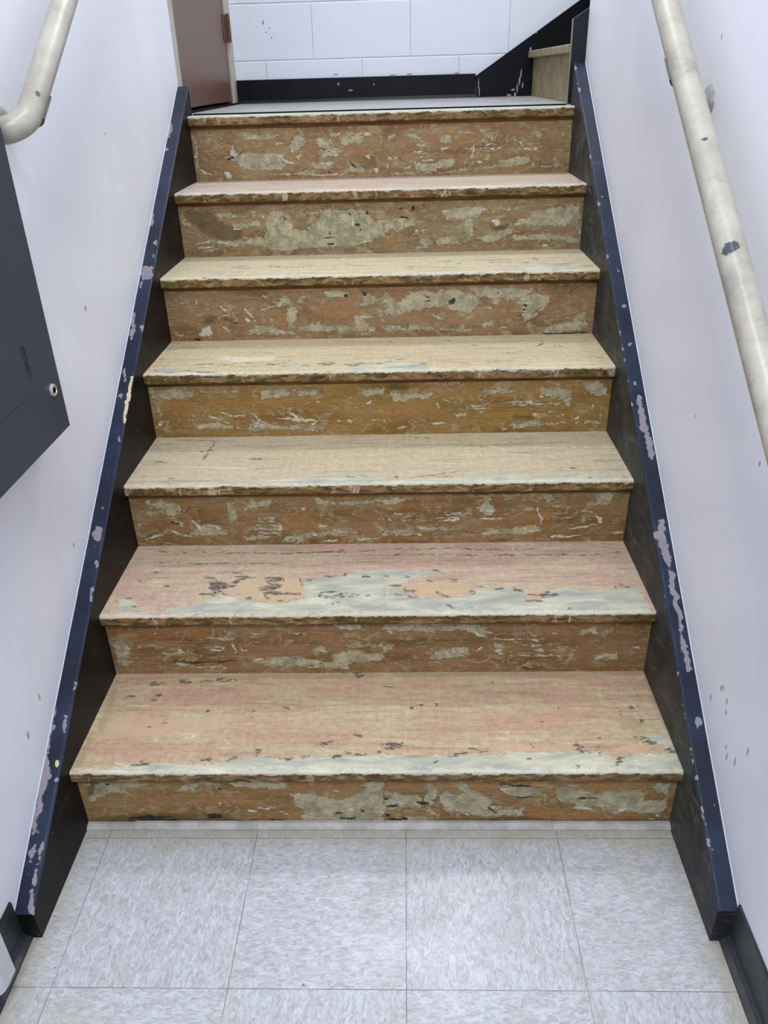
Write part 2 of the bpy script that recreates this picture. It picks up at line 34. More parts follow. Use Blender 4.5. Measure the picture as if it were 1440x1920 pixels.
 'sL': '''P0 -632 1048 -624 1057 -615 1050 -606 1057 -602 1017 -617 1013 -632 1022;P31 -628 1009 -630 990;P30 -630 915 -627 877 -626 841;P22 -619 885 -625 877;P22 -637 783;P29 -629 764 -620 734;P35 -625 700 -623 692;W29 -604 741 -604 683 -603 630;P27 -607 597 -604 582;P13 -615 508 -613 497;P24 -609 1133 -609 1119;P20 -609 1083;P19 -605 884 -603 868;P16 -615 434;P12 -634 1131;P35 -633 -5 -632 -26 -627 -44 -627 -69;P0 -636 -28 -621 -44 -620 -56 -624 -74 -629 -89 -639 -74;P39 -629 -83 -628 -105 -629 -118 -627 -134;P44 -623 -154 -624 -171;P14 -607 -148 -607 -173;P27 -607 -182 -608 -194;P16 -607 -194 -606 -222;P24 -607 -214 -605 -240 -595 -258;W14 -607 -28 -606 -37;W11 -615 -43;W11 -617 -135;P14 -605 -58;P69 -619 396 -612 373;P29 -606 328 -604 315;P19 -604 275 -604 250;P14 -633 188;P18 -601 101 -604 86;P24 -631 61 -633 42 -632 7 -635 -20;P38 -609 43 -609 18;P55 -623 -40 -627 -60;W18 -608 -27 -605 -36;P48 -632 1536 -630 1495;P47 -630 1445;P59 -633 1186 -634 1221;P72 -620 1044 -623 1020''',
 'sR': '''P33 600 1595 600 1585;P19 599 1613;P18 599 1473 587 1384;P31 600 1345 600 1335;P22 598 1305;P26 598 1190 597 1177;P13 613 1202;P19 602 1678 600 1653;P30 599 1024;P20 621 987 622 979;P29 621 881;P19 596 841 595 810;P38 621 780;P24 596 765 596 746;P18 595 707 595 693;W41 596 635;P41 619 656 618 628 619 606 621 583;P0 612 606 621 597 628 579 620 561 611 575;P58 622 570 625 548 625 531 623 510;P14 599 846 594 593 594 536;P18 614 683;P0 615 379 627 379 623 349 627 320 628 291 619 279 612 299 607 332 596 349 609 358;P41 621 291 621 254 620 219 622 192 619 158;P39 620 165 621 136 621 107;P18 597 243 593 211;P13 592 140 599 100;P42 623 115 621 103;P36 623 22 621 11;P9 599 56 595 22;P18 601 -61 601 -68;P21 609 -169;W13 626 -104;W13 627 -149;P14 599 -7 599 -40;P13 602 -109 604 -169''',
}

# ---------------------------------------------------------------- tagging helpers
def link(o, parent=None):
    C.objects.link(o)
    if parent is not None:
        o.parent = parent
    return o

def thing(name, label, cat, loc=(0, 0, 0), group=None):
    o = bpy.data.objects.new(name, None)
    o.empty_display_size = 0.05
    o.location = loc
    o['label'] = label; o['category'] = cat
    if group: o['group'] = group
    return link(o)

def struct(o):
    o['kind'] = 'structure'
    return o

def mesh_obj(name, verts, faces, mats, parent=None, smooth=False, label=None):
    me = bpy.data.meshes.new(name)
    me.from_pydata([tuple(v) for v in verts], [], faces)
    me.update()
    for m in (mats if isinstance(mats, (list, tuple)) else [mats]):
        me.materials.append(m)
    if smooth:
        me.polygons.foreach_set('use_smooth', [True] * len(me.polygons))
    o = bpy.data.objects.new(name, me)
    link(o, parent)
    if label: o['label'] = label
    return o

def bm_obj(name, bm, mats, parent=None, smooth=False, label=None):
    bmesh.ops.recalc_face_normals(bm, faces=bm.faces[:])
    me = bpy.data.meshes.new(name)
    bm.to_mesh(me); bm.free()
    for m in (mats if isinstance(mats, (list, tuple)) else [mats]):
        me.materials.append(m)
    if smooth:
        me.polygons.foreach_set('use_smooth', [True] * len(me.polygons))
    o = bpy.data.objects.new(name, me)
    link(o, parent)
    if label: o['label'] = label
    return o

def box(bm, x0, x1, y0, y1, z0, z1, bev=0.0, seg=2):
    r = bmesh.ops.create_cube(bm, size=1.0)
    vs = r['verts']
    for v in vs:
        v.co = Vector(((x0 + x1) / 2 + v.co.x * (x1 - x0), (y0 + y1) / 2 + v.co.y * (y1 - y0), (z0 + z1) / 2 + v.co.z * (z1 - z0)))
    if bev > 0:
        es = list({e for v in vs for e in v.link_edges})
        bmesh.ops.bevel(bm, geom=es, offset=bev, segments=seg, affect='EDGES', profile=0.5)

def prism(bm, pts, axis, a0, a1, mat=0):
    """pts: 2-D outline in the two other axes (order x,y,z without axis)."""
    def mk(p, a):
        if axis == 'x': return (a, p[0], p[1])
        if axis == 'y': return (p[0], a, p[1])
        return (p[0], p[1], a)
    A = [bm.verts.new(mk(p, a0)) for p in pts]
    B = [bm.verts.new(mk(p, a1)) for p in pts]
    n = len(pts)
    fs = [bm.faces.new(A), bm.faces.new(B[::-1])]
    for i in range(n):
        fs.append(bm.faces.new((A[i], B[i], B[(i + 1) % n], A[(i + 1) % n])))
    for f in fs: f.material_index = mat

def tube(bm, path, r, seg=32, cap=True):
    path = [Vector(p) for p in path]
    rings = []
    up = Vector((0, 0, 1))
    prev = None
    for i, p in enumerate(path):
        t = (path[min(i + 1, len(path) - 1)] - path[max(i - 1, 0)]).normalized()
        if prev is None:
            a = t.cross(up)
            if a.length < 1e-3: a = t.cross(Vector((1, 0, 0)))
            a.normalize()
        else:
            a = (prev - t * prev.dot(t)).normalized()
        prev = a
        b = t.cross(a)
        rr = r[i] if isinstance(r, (list, tuple)) else r
        rings.append([bm.verts.new(p + (a * math.cos(2 * math.pi * k / seg) + b * math.sin(2 * math.pi * k / seg)) * rr) for k in range(seg)])
    for i in range(len(rings) - 1):
        for k in range(seg):
            bm.faces.new((rings[i][k], rings[i][(k + 1) % seg], rings[i + 1][(k + 1) % seg], rings[i + 1][k]))
    if cap:
        bm.faces.new(rings[0][::-1]); bm.faces.new(rings[-1])

def bend(p0, corner, p1, r, n=14):
    """points of a rounded corner between p0-corner-p1."""
    p0, c, p1 = Vector(p0), Vector(corner), Vector(p1)
    a = (p0 - c).normalized(); b = (p1 - c).normalized()
    ang = a.angle(b)
    d = r / math.tan(ang / 2)
    s, e = c + a * d, c + b * d
    ctr = c + (a + b).normalized() * (r / math.sin(ang / 2))
    out = []
    u = (s - ctr).normalized(); w = (e - ctr).normalized()
    tot = u.angle(w)
    for i in range(n + 1):
        f = i / n
        q = (u * math.sin((1 - f) * tot) + w * math.sin(f * tot)) / math.sin(tot)
        out.append(ctr + q * r)
    return out

# ---------------------------------------------------------------- wear maps: distance fields of the traced paint patches
LAYERS = 'PDWCOG'
def parse(key):
    out = []
    for s in PATCH[key].split(';'):
        lay = s[0]
        q = [int(t) for t in s[1:].split()]
        out.append((lay, q[0] / 10000.0, np.array(q[1:], float).reshape(-1, 2) / 1000.0))
    return out

def vnoise(U, V, cell, seed):
    """smooth value noise, -1..1"""
    r = np.random.default_rng(seed); T = r.uniform(-1, 1, (257, 257))
    x = U / cell + 4000; y = V / cell * 1.6 + 4000
    i = np.floor(x).astype(int); j = np.floor(y).astype(int)
    fx = x - i; fy = y - j
    fx = fx * fx * (3 - 2 * fx); fy = fy * fy * (3 - 2 * fy)
    g = lambda a, b: T[a % 256, b % 256]
    return (g(i, j) * (1 - fx) + g(i + 1, j) * fx) * (1 - fy) + (g(i, j + 1) * (1 - fx) + g(i + 1, j + 1) * fx) * fy

def fields(key, U, V, fat=1.0):
    """max over shapes of (inside distance); clipped to 2 cm, stored 0..1"""
    R = 0.02
    U = U + 0.0030 * vnoise(U, V, 0.016, 1) + 0.0016 * vnoise(U, V, 0.006, 2)
    V = V + 0.0022 * vnoise(U, V, 0.014, 3) + 0.0012 * vnoise(U, V, 0.006, 4)
    F = {l: np.full(U.shape, -R) for l in LAYERS}
    for lay, r, pts in parse(key):
        r *= fat * (1.45 if (lay == 'D' and key[0] == 't') else 1.3 if (lay in 'WD' and key[0] == 'r') else 1.0)
        pts = pts.copy()
        lo = pts.min(0) - R - r; hi = pts.max(0) + R + r
        idx = np.where((U >= lo[0]) & (U <= hi[0]) & (V >= lo[1]) & (V <= hi[1]))[0]
        if len(idx) == 0: continue
        u, v = U[idx], V[idx]
        d = np.full(u.shape, 1e9)
        n = len(pts)
        inside = np.zeros(u.shape, bool)
        segs = range(n) if r == 0 else range(max(n - 1, 1))
        tt = np.zeros(u.shape)
        for i in segs:
            a = pts[i]; b = pts[(i + 1) % n] if (r == 0 or n > 1) else pts[i]
            ab = b - a; L = ab @ ab
            t = np.clip(((u - a[0]) * ab[0] + (v - a[1]) * ab[1]) / L, 0, 1) if L > 1e-12 else np.zeros(u.shape)
            dd = np.hypot(u - a[0] - t * ab[0], v - a[1] - t * ab[1])
            tt = np.where(dd < d, (i + t) / max(n - 1, 1), tt)
            d = np.minimum(d, dd)
            if r == 0 and abs(b[1] - a[1]) > 1e-9:
                c = ((a[1] > v) != (b[1] > v))
                inside ^= c & (u < (b[0] - a[0]) * (v - a[1]) / (b[1] - a[1]) + a[0])
        if r == 0: val = np.where(inside, d, -d)
        elif n == 1: val = r - d
        else: val = r * (0.55 + 0.55 * np.sin(np.pi * tt) + 0.35 * vnoise(u, v, 0.011, 9)) - d
        F[lay][idx] = np.maximum(F[lay][idx], val)
    return {l: np.clip(F[l], -R, R) / (2 * R) + 0.5 for l in LAYERS}

def put_fields(me, F, extra=None):
    n = len(me.vertices)
    for nm, ls in (('wear_a', 'PDW'), ('wear_b', 'COG')):
        at = me.attributes.new(nm, 'FLOAT_COLOR', 'POINT')
        buf = np.ones((n, 4), np.float32)
        for k, l in enumerate(ls): buf[:, k] = F[l]
        buf[:, 3] = 0 if extra is None else extra
        at.data.foreach_set('color', buf.ravel())

# ---------------------------------------------------------------- node helpers
def lin(h):
    c = [int(h[i:i + 2], 16) / 255 for i in (1, 3, 5)]
    return tuple((x / 12.92 if x <= 0.04045 else ((x + 0.055) / 1.055) ** 2.4) for x in c) + (1.0,)

class Mat:
    def __init__(s, name, rough=0.6, spec=0.4):
        s.m = bpy.data.materials.new(name); s.m.use_nodes = True
        s.nt = s.m.node_tree; s.N = s.nt.nodes
        s.b = s.N['Principled BSDF']
        s.b.inputs['Roughness'].default_value = rough
        s.b.inputs['Specular IOR Level'].default_value = spec
        s.co = s.N.new('ShaderNodeTexCoord').outputs['Object']
    def put(s, sock, v):
        if v is None: return
        if isinstance(v, bpy.types.NodeSocket): s.nt.links.new(v, sock)
        else: sock.default_value = v
    def math(s, op, a, b=None, c=None, clamp=False):
        n = s.N.new('ShaderNodeMath'); n.operation = op; n.use_clamp = clamp
        for i, v in enumerate((a, b, c)): s.put(n.inputs[i], v)
        return n.outputs[0]
    def vec(s, op, a, b=None):
        n = s.N.new('ShaderNodeVectorMath'); n.operation = op
        s.put(n.inputs[0], a); s.put(n.inputs[1], b)
        return n.outputs['Value'] if op in ('LENGTH', 'DISTANCE', 'DOT_PRODUCT') else n.outputs[0]
    def scale(s, sc, off=(0, 0, 0), rot=(0, 0, 0), src=None):
        n = s.N.new('ShaderNodeMapping'); s.put(n.inputs['Vector'], src or s.co)
        n.inputs['Location'].default_value = off; n.inputs['Rotation'].default_value = rot; n.inputs['Scale'].default_value = sc
        return n.outputs[0]
    def noise(s, vec, sc, det=4, rough=0.55, dist=0.0, w=0.0):
        n = s.N.new('ShaderNodeTexNoise'); n.noise_dimensions = '3D'
        if w: vec = s.vec('ADD', vec, (w * 1.37, w * 0.71 + 3.0, -w * 0.93))
        s.put(n.inputs['Vector'], vec)
        n.inputs['Scale'].default_value = sc; n.inputs['Detail'].default_value = det
        n.inputs['Roughness'].default_value = rough; n.inputs['Distortion'].default_value = dist
        return n.outputs['Fac']
    def sep(s, v):
        n = s.N.new('ShaderNodeSeparateXYZ'); s.put(n.inputs[0], v); return n.outputs
    def comb(s, x, y, z):
        n = s.N.new('ShaderNodeCombineXYZ')
        for i, v in enumerate((x, y, z)): s.put(n.inputs[i], v)
        return n.outputs[0]
    def step(s, v, lo, hi, a=0.0, b=1.0):
        n = s.N.new('ShaderNodeMapRange'); n.interpolation_type = 'SMOOTHSTEP'
        s.put(n.inputs[0], v)
        for i, q in enumerate((lo, hi, a, b)): s.put(n.inputs[i + 1], q)
        return n.outputs[0]
    def mix(s, f, a, b, mode='MIX'):
        n = s.N.new('ShaderNodeMix'); n.data_type = 'RGBA'; n.blend_type = mode
        s.put(n.inputs[0], f)
        s.put(n.inputs[6], lin(a) if isinstance(a, str) else a)
        s.put(n.inputs[7], lin(b) if isinstance(b, str) else b)
        return n.outputs[2]
    def ramp(s, f, stops, interp='LINEAR'):
        n = s.N.new('ShaderNodeValToRGB'); cr = n.color_ramp; cr.interpolation = interp
        cr.elements[0].position = stops[0][0]; cr.elements[0].color = lin(stops[0][1])
        cr.elements[1].position = stops[-1][0]; cr.elements[1].color = lin(stops[-1][1])
        for p, c in stops[1:-1]:
            e = cr.elements.new(p); e.color = lin(c)
        s.put(n.inputs[0], f)
        return n.outputs[0]
    def attr(s, name):
        n = s.N.new('ShaderNodeAttribute'); n.attribute_name = name
        x = s.N.new('ShaderNodeSeparateColor'); s.nt.links.new(n.outputs['Color'], x.inputs[0])
        return x.outputs[0], x.outputs[1], x.outputs[2], n.outputs['Alpha']
    def bump(s, h, strength=0.3, dist=0.002):
        n = s.N.new('ShaderNodeBump'); n.inputs['Strength'].default_value = strength
        n.inputs['Distance'].default_value = dist; s.put(n.inputs['Height'], h)
        s.nt.links.new(n.outputs[0], s.b.inputs['Normal'])
    def color(s, c): s.put(s.b.inputs['Base Color'], lin(c) if isinstance(c, str) else c)
    def rough(s, r): s.put(s.b.inputs['Roughness'], r)
    def spots(s, lst, soft=0.35):
        """lst of (x,y,z,rx,ry,rz): small separate marks; ragged edges"""
        wob = s.noise(s.co, 260, 3)
        acc = None
        for (x, y, z, a, b, c) in lst:
            p = s.vec('SUBTRACT', s.co, (x, y, z))
            p = s.vec('MULTIPLY', p, (1 / a, 1 / b, 1 / c))
            d = s.vec('LENGTH', p)
            acc = d if acc is None else s.math('MINIMUM', acc, d)
        acc = s.math('ADD', acc, s.math('MULTIPLY', s.math('SUBTRACT', wob, 0.5), 1.4))
        return s.step(acc, 1.0 - soft, 1.0 + soft, 1.0, 0.0)

def layer_mask(m, f, nz, amp, lo=0.485, hi=0.515):
    """crisp mask from a stored distance field, edge broken up by noise"""
    v = m.math('ADD', f, m.math('MULTIPLY', m.math('SUBTRACT', nz, 0.5), amp))
    return m.step(v, lo, hi)

# ---------------------------------------------------------------- materials
def riser_mat(i, base, scrape=0.5):
    m = Mat('scraped_riser_%d' % i, 0.62, 0.3)
    P, D, W, _ = m.attr('wear_a'); Cc, O, G, _ = m.attr('wear_b')
    w = i * 3.7
    grain = m.noise(m.scale((1.4, 1, 34)), 6, 5, 0.6, 0.6, w)
    broad = m.noise(m.scale((2.2, 1, 7)), 2.4, 4, 0.6, 0.5, w + 1)
    fine = m.noise(m.co, 330, 3, 0.6, 0, w)
    edge = m.noise(m.scale((1, 1, 1.5)), 75, 6, 0.68, 0.8, w + 2)
    edge2 = m.noise(m.scale((0.5, 1, 1.6)), 95, 5, 0.7, 1.2, w + 5)
    col = m.ramp(broad, [(0.30, base[0]), (0.5, base[1]), (0.70, base[2])])
    g = m.step(grain, 0.35, 0.62, 0.88, 1.06)
    col = m.mix(1.0, col, m.comb(g, g, g), 'MULTIPLY')
    # thin film of old paint left in the pores
    film = m.noise(m.scale((1.0, 1, 1.7)), 22, 8, 0.74, 1.4, w + 9)
    fm = m.step(film, 0.50 - 0.05 * scrape, 0.60)
    vert = m.noise(m.scale((1.6, 1, 0.5)), 45, 5, 0.7, 0.8, w + 31)
    fm = m.math('MULTIPLY', fm, m.step(vert, 0.36, 0.56, 0.35, 0.80))
    filmc = m.mix(m.noise(m.co, 9, 3, 0.6, 0, w + 3), '#948560', '#b5a27e')
    col = m.mix(fm, col, filmc)
    # bare orange wood
    om = layer_mask(m, O, edge, 0.9, 0.42, 0.62)
    col = m.mix(m.math('MULTIPLY', om, 0.50), col, m.mix(grain, '#8a6036', '#a97d4c'))
    # brown-grey grime
    gm = layer_mask(m, G, edge, 0.5, 0.42, 0.60)
    col = m.mix(m.math('MULTIPLY', gm, 0.62), col, '#4e4029')
    # thick sage paint
    pm = layer_mask(m, P, edge, 0.95, 0.480, 0.520)
    pc = m.mix(m.step(m.noise(m.co, 38, 5, 0.65, 0.3, w + 4), 0.36, 0.62), '#918a6e', '#b5ae91')
    pc = m.mix(m.step(edge2, 0.62, 0.70, 0, 0.6), pc, '#8a6b48')
    col = m.mix(m.math('MULTIPLY', pm, 0.90), col, pc)
    # pale scraped ridges, drawn and random
    wm = layer_mask(m, W, edge2, 0.55, 0.480, 0.525)
    sc = m.noise(m.scale((0.35, 1, 1.9)), 60, 4, 0.7, 1.5, w + 7)
    sc2 = m.noise(m.co, 7, 2, 0.5, 0, w + 8)
    rm = m.math('MULTIPLY', m.step(sc, 0.635, 0.68), m.step(sc2, 0.44, 0.54))
    rm = m.math('MULTIPLY', rm, 0.80)
    wa = m.math('MAXIMUM', wm, rm)
    col = m.mix(m.math('MULTIPLY', wa, 0.85), col, m.mix(fine, '#b5ad95', '#e0dac8'))
    dm = layer_mask(m, D, edge2, 0.42, 0.482, 0.518)
    col = m.mix(m.math('MULTIPLY', dm, 0.93), col, '#22201e')
    mot = m.noise(m.scale((0.8, 1, 1.2)), 120, 5, 0.7, 0.5, w + 21)
    g = m.step(mot, 0.30, 0.70, 0.82, 1.14)
    col = m.mix(1.0, col, m.comb(g, g, g), 'MULTIPLY')
    f = m.math('ADD', 0.86, m.math('MULTIPLY', fine, 0.28))
    col = m.mix(1.0, col, m.comb(f, f, f), 'MULTIPLY')
    m.color(col)
    h = m.math('ADD', m.math('MULTIPLY', pm, 0.55), m.math('MULTIPLY', wa, 0.8))
    h = m.math('ADD', h, m.math('MULTIPLY', fm, 0.35))
    h = m.math('SUBTRACT', h, m.math('MULTIPLY', dm, 0.5))
    h = m.math('ADD', h, m.math('MULTIPLY', grain, 0.7))
    h = m.math('ADD', h, m.math('MULTIPLY', edge2, 0.5))
    m.bump(h, 0.85, 0.0026)
    return m.m

def tread_mat(i, cream, pink, pinkness, y0):
    m = Mat('worn_tread_%d' % i, 0.58, 0.3)
    P, D, W, _ = m.attr('wear_a'); Cc, O, G, E = m.attr('wear_b')
    w = 40 + i * 5.3
    streak = m.noise(m.scale((1.2, 16, 16)), 5, 6, 0.62, 0.5, w)
    fine_s = m.noise(m.scale((3.0, 60, 60)), 9, 3, 0.6, 0.2, w + 1)
    broad = m.noise(m.scale((1.0, 3, 3)), 3.2, 4, 0.6, 0.6, w + 2)
    edge = m.noise(m.scale((0.8, 1.3, 1)), 70, 6, 0.68, 0.8, w + 3)
    edge2 = m.noise(m.scale((0.45, 1.6, 1)), 100, 4, 0.68, 1.0, w + 4)
    cross = m.noise(m.scale((46, 2.0, 2)), 5, 3, 0.6, 0.3, w + 6)
    f = m.math('ADD', m.math('MULTIPLY', broad, 0.6), m.math('MULTIPLY', streak, 0.4))
    col = m.mix(m.step(f, 0.62 - 0.26 * pinkness, 0.78 - 0.26 * pinkness), cream, pink)
    col = m.mix(m.step(streak, 0.54, 0.68, 0, 0.50), col, '#85765f')
    col = m.mix(m.step(streak, 0.28, 0.44, 0.40, 0), col, '#c9bd9d')
    g = m.step(fine_s, 0.3, 0.7, 0.90, 1.06)
    col = m.mix(1.0, col, m.comb(g, g, g), 'MULTIPLY')
    mot = m.noise(m.scale((0.7, 1.2, 1)), 105, 5, 0.7, 0.5, w + 21)
    g = m.step(mot, 0.30, 0.70, 0.84, 1.14)
    col = m.mix(1.0, col, m.comb(g, g, g), 'MULTIPLY')
    tint = m.noise(m.scale((0.8, 1.6, 1)), 14, 5, 0.65, 0.8, w + 22)
    col = m.mix(m.step(tint, 0.54, 0.66, 0, 0.45), col, '#a99f7c')
    g = m.step(cross, 0.35, 0.7, 0.95, 1.04)
    col = m.mix(1.0, col, m.comb(g, g, g), 'MULTIPLY')
    col = m.mix(m.step(m.noise(m.scale((0.4, 1.5, 1)), 34, 5, 0.7, 1.2, w + 11), 0.60, 0.72, 0, 0.30), col, '#cbbfa6')
    cm = layer_mask(m, Cc, edge, 1.1, 0.44, 0.58)
    col = m.mix(m.math('MULTIPLY', cm, 0.6), col, m.mix(streak, '#ae9175', '#bfa684'))
    gm = layer_mask(m, G, edge, 0.6, 0.40, 0.62)
    col = m.mix(m.math('MULTIPLY', gm, 0.55), col, '#8b7f64')
    pm = layer_mask(m, P, edge, 0.95, 0.482, 0.518)
    pn = m.noise(m.scale((0.6, 2.2, 1)), 16, 5, 0.62, 0.4, w + 5)
    pc = m.ramp(pn, [(0.34, '#8d938c'), (0.47, '#9fa396'), (0.56, '#b0b09c'), (0.68, '#c3c2ac')])
    col = m.mix(m.math('MULTIPLY', pm, 0.88), col, pc)
    wm = layer_mask(m, W, edge, 0.5, 0.44, 0.60)
    col = m.mix(m.math('MULTIPLY', wm, 0.6), col, '#cfc8b4')
    sp = m.noise(m.scale((0.5, 1.4, 1)), 120, 2, 0.5, 0.5, w + 8)
    sm = m.math('MULTIPLY', m.step(sp, 0.755, 0.79), 0.7)
    dm = m.math('MAXIMUM', layer_mask(m, D, edge2, 0.75, 0.484, 0.516), sm)
    dm = m.math('MULTIPLY', dm, m.step(m.noise(m.scale((0.45, 1.1, 1)), 120, 4, 0.6, 1.5, w + 41), 0.41, 0.47))
    col = m.mix(m.math('MULTIPLY', dm, 0.86), col, m.mix(edge, '#2b2623', '#5b534c'))
    # paint that survives as a pale line along the arris
    y_ = m.sep(m.co)[1]
    al = m.math('ADD', m.math('SUBTRACT', y_, y0), m.math('MULTIPLY', m.math('SUBTRACT', edge, 0.5), 0.10))
    am = m.step(al, 0.004, 0.012, 0.46, 0)
    col = m.mix(am, col, m.mix(pn, '#b8b8aa', '#d2d0c2'))
    # front of the nosing: worn through to mossy brown, ragged paint hanging over the arris
    ed = m.math('MULTIPLY', E, 0.04)
    lip = m.noise(m.scale((1.0, 1, 1)), 34, 6, 0.7, 0.3, w + 12)
    lipw = m.math('MULTIPLY_ADD', lip, 0.024, -0.0060)
    fr = m.step(m.math('SUBTRACT', ed, lipw), -0.0004, 0.0006)
    fn = m.noise(m.scale((1.0, 3.5, 3.5)), 26, 6, 0.7, 0.9, w + 13)
    fc = m.ramp(fn, [(0.34, '#2f2410'), (0.45, '#57401f'), (0.55, '#7a6238'), (0.66, '#a38f69')])
    mossy = m.noise(m.co, 11, 4, 0.6, 0, w + 14)
    fc = m.mix(m.step(mossy, 0.50, 0.62, 0, 0.50), fc, '#4b4518')
    fc = m.mix(m.step(m.noise(m.scale((1, 2, 2)), 9, 5, 0.7, 0.8, w + 33), 0.52, 0.60, 0, 0.65), fc, m.mix(fn, '#6b4526', '#b48e6c'))
    drip = m.noise(m.scale((1.8, 1, 0.5)), 22, 5, 0.7, 0.4, w + 35)
    fc = m.mix(m.step(drip, 0.60, 0.66, 0, 0.75), fc, '#b3a88c')
    col = m.mix(fr, col, fc)
    m.color(col)
    h = m.math('ADD', m.math('MULTIPLY', pm, 0.7), m.math('MULTIPLY', fine_s, 0.30))
    h = m.math('SUBTRACT', h, m.math('MULTIPLY', dm, 0.8))
    h = m.math('ADD', h, m.math('MULTIPLY', fn, m.math('MULTIPLY', fr, 1.3)))
    h = m.math('ADD', h, m.math('MULTIPLY', edge2, 0.25))
    m.bump(h, 0.5, 0.0014)
    return m.m

def wall_paint(name, marks, c0='#e7e9f1', c1='#e2e4ec'):
    m = Mat(name, 0.42, 0.35)
    n = m.noise(m.scale((1, 1.5, 0.8)), 2.2, 3)
    col = m.mix(m.step(n, 0.35, 0.65), c0, c1)
    fl = m.noise(m.scale((1, 1, 0.6)), 55, 2, 0.5)
    col = m.mix(m.step(fl, 0.76, 0.79, 0, 0.35), col, '#8f8f98')
    if marks:
        col = m.mix(m.math('MULTIPLY', m.spots(marks), 0.7), col, '#6c6c74')
    m.color(col)
    h = m.math('ADD', m.noise(m.co, 95, 3, 0.5), m.math('MULTIPLY', m.noise(m.co, 7, 2), 0.8))
    m.bump(h, 0.16, 0.0012)
    return m.m

def block_wall_mat():
    m = Mat('painted_concrete_block', 0.5, 0.35)
    x, y, z = m.sep(m.co)
    cz = m.math('DIVIDE', m.math('SUBTRACT', z, 1.417), 0.2032)
    row = m.math('FLOOR', cz)
    odd = m.math('MODULO', m.math('ADD', row, 100.0), 2.0)
    cx = m.math('DIVIDE', m.math('SUBTRACT', x, 0.106), 0.4064)
    cx = m.math('ADD', cx, m.math('MULTIPLY', odd, 0.5))
    wob = m.math('MULTIPLY', m.math('SUBTRACT', m.noise(m.co, 22, 3), 0.5), 0.006)
    dz = m.math('MULTIPLY', m.math('ABSOLUTE', m.math('SUBTRACT', m.math('FRACT', m.math('ADD', cz, 0.5)), 0.5)), 0.2032)
    dx = m.math('MULTIPLY', m.math('ABSOLUTE', m.math('SUBTRACT', m.math('FRACT', m.math('ADD', cx, 0.5)), 0.5)), 0.4064)
    d = m.math('ADD', m.math('MINIMUM', dz, m.math('MULTIPLY', dx, 1.5)), wob)
    j = m.step(d, 0.0005, 0.0045, 1, 0)
    col = m.mix(m.noise(m.co, 6, 3), '#cfd6e2', '#d8dee8')
    col = m.mix(m.math('MULTIPLY', j, 0.22), col, '#9aa0b4')
    pits = m.noise(m.co, 95, 2, 0.5)
    col = m.mix(m.step(pits, 0.75, 0.77, 0, 0.6), col, '#7d828f')
    sp = m.spots([(-0.50, YF, 1.555, .004, .05, .008), (-0.475, YF, 1.535, .003, .05, .003), (-0.49, YF, 1.52, .003, .05, .003), (-0.47, YF, 1.50, .004, .05, .003),
                  (-0.21, YF, 1.36, .010, .05, .003), (0.03, YF, 1.352, .014, .05, .003), (0.10, YF, 1.353, .012, .05, .003), (0.30, YF, 1.352, .01, .05, .003)])
    col = m.mix(m.math('MULTIPLY', sp, 0.7), col, '#555a66')
    m.color(col)
    h = m.math('ADD', m.math('MULTIPLY', j, -2.0), m.math('MULTIPLY', m.noise(m.co, 130, 4, 0.6), 0.7))
    m.bump(h, 0.55, 0.002)
    return m.m

